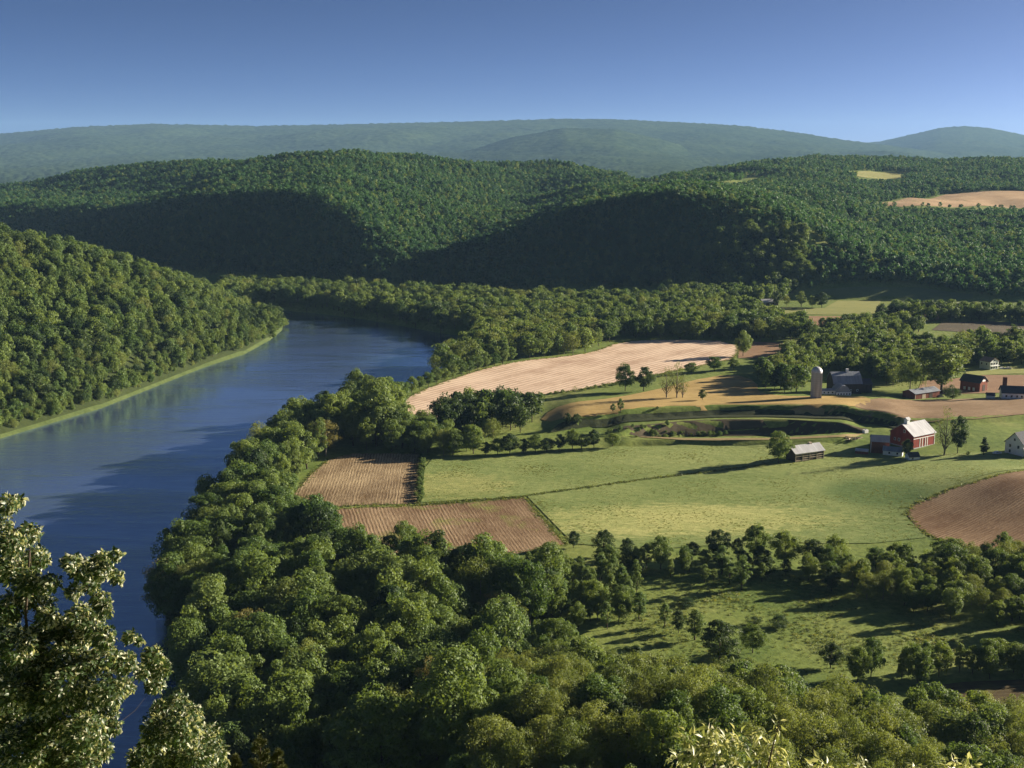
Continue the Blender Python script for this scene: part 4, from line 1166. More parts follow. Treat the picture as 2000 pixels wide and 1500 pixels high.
# ------------------------------------------------------------------ buildings
RED = plain("barn_red", (0.235, 0.042, 0.028), 0.8, 0.3, 0.8, 0.15, streak=(1, 1, 0.15))
REDDARK = plain("weathered_red", (0.19, 0.065, 0.042), 0.85, 0.3, 1.0, 0.1, streak=(1, 1, 0.2))
WHITE = plain("white_paint", (0.78, 0.78, 0.76), 0.6, 0.08, 1.0, 0.3)
CREAM = plain("pale_siding", (0.62, 0.66, 0.58), 0.6, 0.08, 1.0, 0.3, streak=(0.2, 0.2, 3))
METAL = plain("metal_roof", (0.50, 0.50, 0.52), 0.45, 0.24, 0.7, 0.4, 0.15, streak=(1, 0.15, 0.15))
METALB = plain("grey_roof", (0.24, 0.26, 0.30), 0.55, 0.25, 0.8, 0.3, streak=(1, 0.15, 0.15))
DARKROOF = plain("dark_roof", (0.055, 0.06, 0.075), 0.8, 0.25, 1.5, 0.2)
TANROOF = plain("tan_shingle", (0.30, 0.21, 0.16), 0.85, 0.2, 1.5, 0.1)
BOARD = plain("old_boards", (0.085, 0.065, 0.055), 0.9, 0.35, 1.2, 0.1, streak=(1, 1, 0.2))
BOARDL = plain("pale_boards", (0.46, 0.38, 0.29), 0.9, 0.25, 1.2, 0.1)
CONC = plain("silo_staves", (0.38, 0.38, 0.39), 0.85, 0.22, 0.6, 0.15, streak=(1, 1, 0.12))
GLASS = plain("window_glass", (0.02, 0.025, 0.03), 0.15, 0.2, 1.0, 0.6)
BRICK = plain("chimney_brick", (0.14, 0.06, 0.045), 0.9, 0.25, 2.0, 0.1)
DARKIN = plain("dark_opening", (0.012, 0.011, 0.010), 0.95, 0.2, 1.0, 0.05)
def prism(name, parent, verts, faces, mat):
    me = bpy.data.meshes.new(name); me.from_pydata(verts, [], faces); me.materials.append(mat); me.update()
    return link(name, me, parent)
def box(name, parent, c, d, mat):
    x, y, z = c; a, b, h = d[0] / 2, d[1] / 2, d[2] / 2
    v = [(x + i * a, y + j * b, z + k * h) for k in (-1, 1) for j in (-1, 1) for i in (-1, 1)]
    return prism(name, parent, v, [(0, 2, 3, 1), (4, 5, 7, 6), (0, 1, 5, 4), (2, 6, 7, 3), (0, 4, 6, 2), (1, 3, 7, 5)], mat)
def gable_walls(parent, L, W, H, R, mat, z0=-0.8):
    a, b = L / 2, W / 2
    v = [(-a, -b, z0), (a, -b, z0), (a, b, z0), (-a, b, z0), (-a, -b, H), (a, -b, H), (a, b, H), (-a, b, H), (-a, 0, H + R), (a, 0, H + R)]
    return prism("wall", parent, v, [(0, 1, 5, 4), (2, 3, 7, 6), (1, 2, 6, 9, 5), (3, 0, 4, 8, 7), (0, 3, 2, 1)], mat)
def gable_roof(parent, L, W, H, R, mat, over=0.5, th=0.18, prof=None):
    """prof: half profile [(y, z)] from eave to ridge for broken roofs"""
    a, b = L / 2 + over, W / 2
    s = R / b
    half = prof or [(-(b + over), H - over * s), (0, H + R)]
    pts = half + [(-y, z) for y, z in half[-2::-1]]
    v, f = [], []
    n = len(pts)
    for x in (-a, a):
        for up in (0.03, 0.03 + th):
            v += [(x, y, z + up) for y, z in pts]
    for i in range(n - 1):
        f += [(n + i, 3 * n + i, 3 * n + i + 1, n + i + 1), (i, i + 1, 2 * n + i + 1, 2 * n + i), (i, n + i, n + i + 1, i + 1), (2 * n + i, 2 * n + i + 1, 3 * n + i + 1, 3 * n + i)]
    f += [(0, 2 * n, 3 * n, n), (n - 1, 2 * n - 1, 4 * n - 1, 3 * n - 1)]
    return prism("roof", parent, v, f, mat)
def window(parent, x, y, z, w, h, face, mat=None, fr=None, name="window"):
    """face: 'x+','x-','y+','y-' wall the window sits on"""
    d = 0.10
    n = {"x+": (1, 0), "x-": (-1, 0), "y+": (0, 1), "y-": (0, -1)}[face]
    fw = box(name, parent, (x + n[0] * 0.04, y + n[1] * 0.04, z), ((d if n[0] else w + 0.3), (d if n[1] else w + 0.3), h + 0.3), fr or WHITE)
    box("pane", fw, (x + n[0] * 0.09, y + n[1] * 0.09, z), ((d if n[0] else w), (d if n[1] else w), h), mat or GLASS)
    return fw
def site(px, py, rz, L, W, corner):
    """origin of a building whose given ground corner (sx, sy) is seen at px,py"""
    g = ground(px, py); r = math.radians(rz)
    cx, cy_ = corner[0] * L / 2, corner[1] * W / 2
    x = g.x - (cx * math.cos(r) - cy_ * math.sin(r)); y = g.y - (cx * math.sin(r) + cy_ * math.cos(r))
    return (x, y, tz(x, y)), r
def tiny_gable(name, label, cat, px, py, rz, L, W, H, R, wall, roof, corner=(0, -1), over=0.3):
    loc, r = site(px, py, rz, L, W, corner)
    e = thing(name, label, cat, loc, r)
    gable_walls(e, L, W, H, R, wall); gable_roof(e, L, W, H, R, roof, over)
    return e
BUILT = []
# --- red barn
L, W, H, R = 16.5, 14.0, 6.4, 4.8
loc, r = site(1783, 878, 34, L, W, (-1, -1))
e = thing("red_barn", "big red barn with white metal roof and ridge cupola", "barn", loc, r)
gable_walls(e, L, W, H, R, RED, -1.2); rf = gable_roof(e, L, W, H, R, METAL, 0.6)
cu = box("cupola", rf, (-L / 2 + 3.2, 0, H + R + 0.9), (2.0, 2.0, 2.2), WHITE)
prism("cupola_roof", rf, [(-L / 2 + 3.2 + i * 1.4, j * 1.4, H + R + 2.05) for j in (-1, 1) for i in (-1, 1)] + [(-L / 2 + 3.2 - 1.4, 0, H + R + 3.1), (-L / 2 + 3.2 + 1.4, 0, H + R + 3.1)],
      [(0, 1, 5, 4), (3, 2, 4, 5), (1, 3, 5), (2, 0, 4), (0, 2, 3, 1)], METAL)
box("band", e, (0, -W / 2 - 0.05, H - 1.6), (L, 0.12, 0.35), WHITE)
for i, x in enumerate((-3.2, -1.2, 1.0, 2.6)):
    box("door_trim", e, (x, -W / 2 - 0.06, (H - 1.8) / 2), (0.42, 0.14, H - 1.8), WHITE)
d = box("door", e, (-2.2, -W / 2 - 0.03, (H - 2) / 2), (1.5, 0.08, H - 2.2), REDDARK)
box("door", e, (1.8, -W / 2 - 0.03, (H - 2) / 2), (1.1, 0.08, H - 2.2), REDDARK)
box("foundation", e, (0, 0, -0.2), (L + 0.2, W + 0.2, 1.0), CONC)
window(e, -L / 2, 1.5, 3.0, 0.9, 1.3, "x-"); window(e, -L / 2, -1.4, 7.8, 0.9, 1.3, "x-", BOARD)
window(e, -L / 2, 4.0, 3.0, 0.8, 1.2, "x-")
box("corner_board", e, (L / 2 - 0.1, -W / 2 - 0.04, H / 2), (0.3, 0.14, H), WHITE)
# lean-to wing on the back left
e = tiny_gable("barn_wing", "dark wing with blue-grey roof attached behind the red barn gable", "barn", 1736, 886, -14, 8.6, 9.0, 5.6, 2.2, REDDARK, METALB, (1, -1))
box("corner_board", e, (-4.25, -4.55, 2.6), (0.25, 0.12, 5.4), WHITE)
e = tiny_gable("white_shed", "small white shed in the shade of the red barn gable", "shed", 1724, 889, -25, 9.0, 4.0, 2.4, 1.6, WHITE, METALB, (-1, -1))
window(e, -1.5, -2.0, 1.4, 0.8, 0.9, "y-"); window(e, 2.2, -2.0, 1.4, 0.8, 0.9, "y-")
e = tiny_gable("small_outbuilding", "little dark-roofed outbuilding with white gable in front of the barn tree", "shed", 1796, 898, 12, 5.4, 4.0, 1.7, 1.7, WHITE, DARKROOF, (1, -1))
window(e, -1.0, -2.0, 0.9, 0.7, 0.8, "y-")
# --- weathered shed
L, W, H, R = 17.0, 8.6, 4.4, 2.6
loc, r = site(1553, 904, 25, L, W, (-1, -1))
e = thing("weathered_shed", "weathered slatted shed with white metal roof beside a round tree", "shed", loc, r)
gable_walls(e, L, W, H, R, BOARD); rf = gable_roof(e, L, W, H, R, METAL, 0.5)
box("roof_vent", rf, (3.5, 0.2, H + R + 0.35), (1.6, 1.3, 0.8), BOARDL)
for k, z in enumerate((0.7, 1.75, 2.8, 3.8)):
    for q in range(4):
        if (k * 3 + q * 5) % 7 == 3: continue
        box("plank", e, (-L / 2 + 2.1 + q * 4.25, -W / 2 - 0.05, z), (3.9, 0.12, 0.42), BOARDL)
for q in range(5):
    box("post", e, (-L / 2 + 0.15 + q * (L - 0.3) / 4, -W / 2 - 0.08, H / 2 - 0.2), (0.24, 0.2, H), BOARDL)
for q in range(4):
    box("opening", e, (-L / 2 + 2.1 + q * 4.25, -W / 2 - 0.02, 2.3), (3.6, 0.06, 0.5), DARKIN)
# --- arched hut left of the barn
def arch(name, parent, L, W, H, mat, n=10, z0=0.0):
    v, f = [], []
    for x in (-L / 2, L / 2):
        v += [(x, -W / 2 * math.cos(math.pi * i / n), z0 + H * math.sin(math.pi * i / n)) for i in range(n + 1)]
    m = n + 1
    f = [(i, i + 1, m + i + 1, m + i) for i in range(n)] + [tuple(range(m))[::-1], tuple(range(m, 2 * m))]
    return prism(name, parent, v, f, mat)
g = ground(1683, 886)
e = thing("arched_hut", "low hut with curved white roof left of the red barn", "hut", g, math.radians(-20))
box("wall", e, (0, 0, 0.5), (6.0, 3.2, 2.0), REDDARK); arch("roof", e, 6.2, 3.5, 1.0, METAL, 8, 1.5)
# --- log pile and white box beyond the barn
g = ground(1663, 858)
e = thing("log_pile", "heap of logs and timber beside the dark hollow", "log pile", g, 0.4)
rr = random.Random(5)
for k in range(16):
    p = np.array([rr.uniform(-4, 4), rr.uniform(-2, 2), 0.25 + 0.35 * (k % 3)]); a = rr.uniform(-0.6, 0.9); ln = rr.uniform(1.2, 2.4)
    dv = np.array([math.cos(a), math.sin(a), rr.uniform(-.12, .25)]) * ln
    V, Fc = tube([p - dv, p + dv], [0.26, 0.2], 7)
    link("log", mesh_from("log", V, Fc, [BOARDL if k % 2 else BOARD], True), e)
g = ground(1690, 846)
e = thing("white_tank", "small white box-shaped tank on the rim of the dark hollow", "tank", g, 0.5)
box("body", e, (0, 0, 1.0), (2.6, 1.8, 1.6), WHITE); box("skid", e, (0, 0, 0.1), (2.8, 1.4, 0.24), BOARD); box("lid", e, (0.4, 0, 1.88), (0.8, 0.8, 0.2), METAL)
# --- white house at the edge
L, W, H, R = 13.0, 10.0, 6.0, 5.0
loc, r = site(1998, 893, 33, L, W, (-1, -1))
e = thing("white_house", "white gabled farmhouse with dark roof and tan porch roof", "house", loc, r)
gable_walls(e, L, W, H, R, WHITE); gable_roof(e, L, W, H, R, DARKROOF, 0.6)
window(e, -L / 2, -2.2, 4.3, 1.0, 1.5, "x-"); window(e, -L / 2, 2.2, 4.3, 1.0, 1.5, "x-"); window(e, -L / 2, 0, 7.6, 0.9, 1.2, "x-"); window(e, -L / 2, 2.2, 1.6, 1.0, 1.5, "x-")
for x in (-4, 0, 4): window(e, x, -W / 2, 4.4, 1.0, 1.4, "y-")
po = prism("porch_roof", e, [(-L / 2 - 0.3, -W / 2 - 4.4, 2.5), (L / 2, -W / 2 - 4.4, 2.5), (L / 2, -W / 2 + 0.0, 4.0), (-L / 2 - 0.3, -W / 2 + 0.0, 4.0), (-L / 2 - 0.3, -W / 2 - 4.4, 2.3), (L / 2, -W / 2 - 4.4, 2.3), (L / 2, -W / 2, 3.8), (-L / 2 - 0.3, -W / 2, 3.8)],
           [(0, 1, 2, 3), (7, 6, 5, 4), (0, 4, 5, 1), (1, 5, 6, 2), (2, 6, 7, 3), (3, 7, 4, 0)], TANROOF)
box("porch_wall", e, (1.0, -W / 2 - 2.0, 0.9), (L - 3, 3.8, 3.0), CREAM)
window(e, 0, -W / 2 - 3.9, 1.4, 1.2, 1.2, "y-")
window(e, 3.5, -W / 2 - 3.9, 1.4, 1.2, 1.2, "y-")
box("chimney", e, (2.5, 0.6, H + R + 0.4), (1.0, 1.0, 2.4), BRICK)
# --- cars
CARP = {"white": plain("car_white", (0.75, 0.75, 0.75), 0.3, 0.05, 1, 0.5), "dark": plain("car_dark", (0.05, 0.055, 0.07), 0.3, 0.1, 1, 0.5)}
TYRE = plain("tyre", (0.02, 0.02, 0.02), 0.9, 0.1, 2, 0.1)
def car(px, py, rz, col, label):
    g = ground(px, py)
    e = thing("parked_car", label, "car", g, math.radians(rz), "cars parked at the farmhouses")
    prof = [(-2.15, 0.35), (-2.2, 0.8), (-1.35, 0.98), (-0.75, 1.42), (0.75, 1.46), (1.55, 1.0), (2.15, 0.92), (2.2, 0.4)]
    n = len(prof); v = [(x, y, z) for y in (-0.85, 0.85) for x, z in prof]
    b = prism("body", e, v, [tuple(range(n)), tuple(range(2 * n - 1, n - 1, -1))] + [(i, n + i, n + (i + 1) % n, (i + 1) % n) for i in range(n)], CARP[col])
    for sy in (-1, 1):
        prism("window", e, [(x, sy * 0.87, z) for x, z in ((-1.15, 1.02), (-0.68, 1.36), (0.7, 1.38), (1.25, 1.04))], [(0, 1, 2, 3)], GLASS)
        for x in (-1.35, 1.35):
            V, Fc = tube([(x, sy * 0.72, 0.33), (x, sy * 0.92, 0.33)], [0.33, 0.33], 12)
            w = link("wheel", mesh_from("wheel", V, Fc, [TYRE], True), e)
    prism("windscreen", e, [(1.52, -0.7, 1.03), (1.52, 0.7, 1.03), (0.80, 0.66, 1.46), (0.80, -0.66, 1.46)], [(0, 1, 2, 3)], GLASS)
    return e
car(1947, 887, 10, "white", "white car parked in front of the white farmhouse")
car(1957, 721, 20, "white", "white car parked beside the pale farmhouse, the nearer to it")
car(1969, 721, -15, "white", "white car parked beside the pale farmhouse, the farther from it")
car(1836, 776, 25, "dark", "dark car parked at the end of the long low red shed")
# --- silo farm
g = ground(1593, 777)
e = thing("silo", "tall concrete silo with domed metal cap", "silo", g)
V, Fc = tube([(0, 0, -0.5), (0, 0, 15.4)], [3.05, 3.05], 28); link("wall", mesh_from("wall", V, Fc, [CONC], True), e)
dv, df = [], []
V, Fc = tube([(0, 0, 15.3 + 3.1 * math.sin(t)) for t in np.linspace(0, math.pi / 2 - 0.02, 8)], [3.2 * math.cos(t) for t in np.linspace(0, math.pi / 2 - 0.02, 8)], 28)
link("dome", mesh_from("dome", V, Fc, [METAL], True), e)
for z in np.arange(1.0, 15, 1.3):
    V, Fc = tube([(0, 0, z), (0, 0, z + 0.10)], [3.09, 3.09], 28); link("hoop", mesh_from("hoop", V, Fc, [METALB], True), e)
box("chute", e, (2.2, -2.4, 7.4), (0.9, 0.9, 15.0), CONC)
L, W, H = 17.0, 13.0, 6.6
loc, r = site(1628, 768, 4, L, W, (-1, -1))
e = thing("gambrel_barn", "old dark barn with grey gambrel roof beside the silo", "barn", loc, r)
box("wall", e, (0, 0, H / 2 - 0.4), (L, W, H + 0.8), BOARD)
prof = [(-W / 2 - 0.5, H - 0.3), (-W / 4 - 0.4, H + 4.0), (0, H + 6.0)]
gw = [(-L / 2 + 0.02, y * 0.97, z - 0.05) for y, z in prof] + [(-L / 2 + 0.02, -y * 0.97, z - 0.05) for y, z in prof[-2::-1]]
gw2 = [(L / 2 - 0.02, y, z) for x, y, z in gw]
prism("gable", e, gw, [tuple(range(5))[::-1]], BOARD); prism("gable", e, gw2, [tuple(range(5))], BOARD)
rf = gable_roof(e, L, W, H, 6.0, METALB, 0.5, 0.18, prof)
box("cupola", rf, (1.5, 0, H + 6.8), (1.5, 1.5, 2.0), WHITE)
for x in (-6, -2, 2, 6): window(e, x, -W / 2, 2.4, 0.8, 1.0, "y-")
e = tiny_gable("barn_annex", "dark lean-to annex on the far side of the gambrel barn", "barn", 1681, 767, 4, 7.0, 9.0, 5.6, 2.6, BOARD, DARKROOF, (-1, -1))
g = ground(1642, 770)
e = thing("round_roof_barn", "round-roofed milking barn with white wall and window row", "barn", g, math.radians(94))
arch("wall", e, 10, 8.6, 6.2, METALB, 12, 0.0)
box("front_wall", e, (-5.1, 0, 0.9), (0.3, 9.0, 2.6), WHITE)
for k in range(5): window(e, -5.26, -3.4 + k * 1.7, 1.2, 0.8, 0.8, "x-")
e = tiny_gable("milk_house", "low white milk house between the silo and the round-roofed barn", "shed", 1604, 770, 4, 8.5, 5, 2.4, 0.8, WHITE, METALB, (-1, -1))
for x in (-2.5, 0, 2.5): window(e, x, -2.5, 1.3, 0.8, 0.9, "y-")
for k, o in enumerate(["first", "second", "third", "fourth"]):
    g = ground(1659 + 5.5 * k, 769 - 0.7 * k)
    e = thing("calf_hutch", "%s white calf hutch from the round-roofed barn" % o, "hutch", g, math.radians(-60), "calf hutches in front of the gambrel barn")
    arch("shell", e, 1.9, 1.5, 1.5, WHITE, 8, 0.0); box("opening", e, (-0.96, 0, 0.5), (0.06, 0.8, 0.95), DARKIN)
L, W, H, R = 21.0, 9.5, 3.9, 1.7
loc, r = site(1787, 780, 30, L, W, (-1, -1))
e = thing("long_shed", "long low red shed with pale metal roof", "shed", loc, r)
gable_walls(e, L, W, H, R, REDDARK); gable_roof(e, L, W, H, R, METALB, 0.5)
box("corner_board", e, (-L / 2 + 0.1, -W / 2 - 0.05, H / 2), (0.4, 0.14, H), BOARDL)
for x in (-3, 3): box("door", e, (x, -W / 2 - 0.04, 1.5), (3.0, 0.1, 3.0), BOARDL if x < 0 else BOARD)
# --- dark barn with lit brick-red gable
L, W, H, R = 13.0, 9.0, 6.2, 3.4
loc, r = site(1913, 766, -50, L, W, (1, -1))
e = thing("dark_barn", "dark barn with sunlit red-brown gable end and white windows", "barn", loc, r)
gable_walls(e, L, W, H, R, REDDARK); gable_roof(e, L, W, H, R, DARKROOF, 0.6)
for x in (-3.4, -0.4, 2.6): window(e, x, -W / 2, 1.6, 1.1, 1.6, "y-", CREAM)
box("gable_panel", e, (L / 2 + 0.04, 0, H + 0.9), (0.1, 3.6, 1.2), WHITE)
box("door", e, (L / 2 + 0.05, 0.3, 2.2), (0.12, 3.2, 4.4), BOARD)
# --- blue-white house with tall chimney
L, W, H, R = 12.5, 9.0, 4.0, 3.2
loc, r = site(1957, 779, -12, L, W, (-1, -1))
e = thing("shaded_house", "white house with dark roof and tall chimney below the dark barn", "house", loc, r)
gable_walls(e, L, W, H, R, WHITE); rf = gable_roof(e, L, W, H, R, DARKROOF, 0.7)
box("chimney", e, (-L / 2 + 2.0, 1.5, H + R + 1.6), (2.2, 1.8, 6.6), BRICK)
for x in (-4, -1, 2, 4.6): window(e, x, -W / 2, 1.8, 1.0, 1.3, "y-")
window(e, L / 2, 0, 2.0, 1.1, 1.3, "x+"); window(e, L / 2, -2.6, 2.0, 1.0, 1.3, "x+")
e = tiny_gable("garden_shed", "small grey garden shed left of the white house with tall chimney", "shed", 1927, 779, -12, 4.5, 3.5, 2.2, 1.2, CREAM, DARKROOF, (-1, -1))
# --- pale farmhouse on the rise
L, W, H, R = 8.5, 8.6, 5.6, 2.4
loc, r = site(1933, 723, -60, L, W, (1, -1))
e = thing("pale_farmhouse", "pale two-storey farmhouse with gable windows on the lawn rise", "house", loc, r)
gable_walls(e, L, W, H, R, CREAM); gable_roof(e, L, W, H, R, TANROOF, 0.4)
for y in (-2.6, 0, 2.6):
    window(e, L / 2, y, 4.2, 1.3, 1.5, "x+"); window(e, L / 2, y, 1.5, 1.3, 1.4, "x+")
window(e, L / 2, 0, 6.4, 1.4, 1.1, "x+")
box("balcony", e, (L / 2 + 0.7, 0, 2.8), (1.4, W, 0.2), WHITE)
for x in (-2.5, 1.5): window(e, x, -W / 2, 3.9, 1.0, 1.3, "y-")
# --- far buildings
e = tiny_gable("distant_house", "distant house with pale blue roof at the edge of the pale pasture", "house", 1489, 597, 8, 16, 9, 3.2, 2.6, BOARD, METAL, (-1, -1))
for x in (-5, 0, 5): window(e, x, -4.5, 1.6, 1.2, 1.2, "y-")
e = tiny_gable("distant_barn", "tiny pale barn in the saddle of the wooded ridge", "barn", 1262, 351, 20, 26, 14, 7, 4, WHITE, METAL, (0, 0))
box("door", e, (0, -7.05, 2.5), (4, 0.1, 5), REDDARK)

# ------------------------------------------------------------------ near trees at the overlook
def near_leaf_mat(name, top, under):
    m, nt, out = new_mat(name)
    g = N(nt, "ShaderNodeNewGeometry"); n = noise(nt, 3.0, 3, 0.6)
    rt = ramp(nt, [(0.3, tuple(c * 0.7 for c in top)), (0.7, tuple(c * 1.3 for c in top))], n.outputs[0])
    c = mixc(nt, g.outputs["Backfacing"], rt.outputs[0], under)
    b = N(nt, "ShaderNodeBsdfPrincipled"); b.inputs["Roughness"].default_value = 0.42; b.inputs["Specular IOR Level"].default_value = 0.45
    t = N(nt, "ShaderNodeBsdfTranslucent")
    nt.links.new(c, b.inputs["Base Color"])
    nt.links.new(mixc(nt, 1.0, c, (1.2, 1.2, 0.6), 'MULTIPLY'), t.inputs[0])
    mx = N(nt, "ShaderNodeMixShader"); mx.inputs[0].default_value = 0.30
    nt.links.new(b.outputs[0], mx.inputs[1]); nt.links.new(t.outputs[0], mx.inputs[2]); nt.links.new(mx.outputs[0], out.inputs[0])
    return m
NEARLEAF = near_leaf_mat("near_leaf", (0.046, 0.078, 0.025), (0.50, 0.50, 0.36))
LANCELEAF = near_leaf_mat("lance_leaf", (0.27, 0.29, 0.12), (0.52, 0.50, 0.33))
NEEDLE = plain("pine_needle", (0.10, 0.11, 0.035), 0.6, 0.3, 5, 0.2)
def leaf_shape(w=0.36):
    V = np.array([(0, 0, 0), (-w, 0.42, 0.10), (0, 0.5, 0.0), (w, 0.42, 0.10), (0, 1.0, -0.16)])
    Fc = np.array([(0, 2, 1), (0, 3, 2), (1, 2, 4), (2, 3, 4)])
    return V, Fc
def leaves_mesh(P, T, Nn, size, shape):
    """P points, T blade direction, Nn blade normal"""
    T = unit(T); B = unit(np.cross(T, Nn)); Nn = np.cross(B, T)
    LV, LF = shape
    s = np.asarray(size)[:, None, None]
    V = P[:, None, :] + s * (LV[None, :, 0:1] * B[:, None, :] + LV[None, :, 1:2] * T[:, None, :] + LV[None, :, 2:3] * Nn[:, None, :])
    Fc = (np.arange(len(P)) * len(LV))[:, None, None] + LF[None]
    return V.reshape(-1, 3), Fc.reshape(-1, 3), (T, B, Nn)
def near_tree(name, label, cat, base_px, base_py_Y, clumps, depth, leaf, per, trunk_top, mat, shape, n_parts, wind, seed, r0=0.09, twig=True):
    rng = np.random.default_rng(seed)
    bx = at_depth(base_px, 1100, base_py_Y)
    base = Vector((bx.x, bx.y, tz(bx.x, bx.y)))
    e = thing(name, label, cat, base)
    top = at_depth(*trunk_top, depth)
    b0, tp = np.array(base) - np.array(base), np.array(top - base)
    path = [b0 + (tp - b0) * t + np.array([0.12 * math.sin(5 * t), 0.1 * math.cos(4 * t), 0]) * (t < .95) for t in np.linspace(0, 1, 9)]
    path[0][2] -= 0.5
    V, Fc = tube(path, [r0 * (1.15 - 0.95 * t) for t in np.linspace(0, 1, 9)], 8)
    link("trunk", mesh_from("trunk", V, Fc, [BARK], True), e)
    AP, AT, AN, AS = [], [], [], []
    nodes = [b0 + (tp - b0) * t for t in np.linspace(0.25, 0.97, 14)]; nr = [r0 * (1.1 - 0.95 * t) * 0.55 for t in np.linspace(0.25, 0.97, 14)]
    cl = []
    for (cx, cyy, rp) in clumps:
        dj = depth + rng.normal(0, 0.45)
        cl.append((np.array(at_depth(cx, cyy, dj) - base), rp * dj / F))
    cl.sort(key=lambda q: min(np.linalg.norm(q[0] - nd) for nd in nodes))
    for c, rad in cl:
        # branch from the nearest lower limb to the clump
        cost = [np.linalg.norm(c - nd) + (3 * max(0, nd[2] - c[2] + 0.05)) for nd in nodes]
        kq = int(np.argmin(cost)); s = nodes[kq]; rs = min(nr[kq], r0 * 0.4)
        mid = s * 0.5 + c * 0.5 + np.array([0, 0, -0.10 * np.linalg.norm(c - s)]) + rng.normal(0, 0.03, 3)
        V, Fc = tube([s, mid, c, c + (c - mid) * 0.25], [rs * 0.8, rs * 0.62, rs * 0.45, 0.003], 5)
        link("branch", mesh_from("branch", V, Fc, [BARK], True), e)
        nodes.append(c); nr.append(rs * 0.6)
        n = max(8, int(per * (rad / 0.25) ** 1.7))
        d = unit(rng.normal(size=(n, 3))); rr = rad * rng.uniform(0.25, 1.12, (n, 1)) ** 0.6
        P = c + d * rr * np.array([1.0, 1.2, 0.9])
        T = d * 0.55 + np.array(wind) + rng.normal(size=(n, 3)) * 0.45
        Nn = unit(rng.normal(size=(n, 3)) * 0.7 + d * 0.4 + np.array([0, -0.1, 0.6]))
        AP.append(P); AT.append(T); AN.append(Nn); AS.append(leaf * rng.uniform(0.65, 1.3, n))
    P = np.concatenate(AP); T = np.concatenate(AT); Nn = np.concatenate(AN); sz = np.concatenate(AS)
    order = np.argsort(P[:, 1] - 2.5 * sz)          # the ones nearest to the overlook, large first
    vis = project(P[:, 0] + base.x, P[:, 1] + base.y, P[:, 2] + base.z)
    ok = (vis[0] > 0) & (vis[0] < 2000) & (vis[1] < 1495)
    order = [i for i in order if ok[i]]
    pick_i = order[::max(1, len(order) // (2 * max(n_parts, 1)))][:n_parts]
    mask = np.ones(len(P), bool); mask[pick_i] = False
    V, Fc, _ = leaves_mesh(P[mask], T[mask], Nn[mask], sz[mask], shape)
    f = link("foliage", mesh_from("foliage", V, Fc, [mat], True), e); f["kind"] = "stuff"
    lm = mesh_from("leaf", shape[0], shape[1], [mat], True)
    _, _, (TT, BB, NN) = leaves_mesh(P[pick_i], T[pick_i], Nn[pick_i], sz[pick_i], shape)
    for k, i in enumerate(pick_i):
        o = link("leaf", lm, e)
        m = Matrix(((BB[k][0], TT[k][0], NN[k][0], P[i][0]), (BB[k][1], TT[k][1], NN[k][1], P[i][1]), (BB[k][2], TT[k][2], NN[k][2], P[i][2]), (0, 0, 0, 1)))
        o.matrix_local = m @ Matrix.Scale(sz[i], 4)
    return e
CL = [(15, 985, 20), (37, 978, 12), (2, 1030, 24), (55, 1044, 24), (26, 1062, 26), (73, 1090, 24), (22, 1110, 32), (55, 1135, 28), (100, 1138, 18),
      (140, 1098, 17), (160, 1112, 22), (185, 1100, 15), (202, 1090, 15), (228, 1084, 11), (205, 1115, 18), (231, 1128, 13), (178, 1140, 18), (147, 1155, 16),
      (198, 1173, 18), (205, 1190, 16), (22, 1185, 32), (88, 1178, 20), (92, 1205, 22), (158, 1203, 26), (183, 1220, 26), (147, 1245, 34), (205, 1246, 22),
      (255, 1243, 13), (271, 1252, 9), (121, 1282, 42), (205, 1290, 32), (245, 1293, 24), (300, 1280, 20), (315, 1306, 20), (304, 1336, 18), (280, 1310, 16),
      (29, 1262, 42), (37, 1320, 50), (128, 1338, 48), (215, 1346, 32), (245, 1340, 18), (37, 1390, 52), (125, 1392, 50), (200, 1388, 34), (40, 1462, 54), (125, 1462, 52), (190, 1465, 30), (222, 1420, 16),
      (10, 1235, 30), (70, 1245, 26), (75, 1300, 36), (85, 1365, 40), (165, 1300, 30), (170, 1360, 34), (80, 1430, 44), (165, 1430, 40), (10, 1350, 40), (5, 1430, 44), (90, 1485, 40), (160, 1490, 36), (60, 1160, 24), (110, 1225, 24)]
near_tree("maple_tree", "windblown pale-leaved tree rising before the river", "tree", 60, 18.0, CL, 18.0, 0.082, 780, (58, 1075), NEARLEAF, leaf_shape(0.30), 280, (-0.55, 0.1, -0.35), 41, 0.075)
CL2 = [(312, 1385, 18), (345, 1380, 26), (370, 1400, 26), (312, 1430, 34), (360, 1425, 34), (398, 1440, 30), (420, 1470, 24), (330, 1478, 42), (385, 1482, 38), (275, 1482, 26), (430, 1495, 18), (290, 1455, 20)]
near_tree("maple_tree", "small bushy green tree below the windblown tree", "tree", 340, 20.0, CL2, 20.0, 0.085, 700, (350, 1400), NEARLEAF, leaf_shape(0.30), 200, (-0.1, 0.0, -0.35), 43, 0.06)
LANCE = leaf_shape(0.17)
def sapling(label, clumps, Y, seed, n_parts):
    cx = sum(c[0] for c in clumps) / len(clumps); ty = min(c[1] for c in clumps)
    tx = min(clumps, key=lambda c: c[1])[0]
    return near_tree("sapling", label, "sapling", cx, Y, clumps, Y, 0.115, 150, (tx, ty), LANCELEAF, LANCE, n_parts, (-0.25, -0.1, -0.25), seed, 0.035)
sapling("leafy sapling with long cream leaves at the bottom edge, the widest", [(1345, 1442, 16), (1352, 1470, 20), (1390, 1428, 20), (1412, 1445, 22), (1440, 1440, 16), (1446, 1462, 16), (1400, 1475, 26), (1325, 1488, 18), (1365, 1495, 24), (1430, 1490, 24), (1385, 1455, 22)], 13.0, 51, 120)
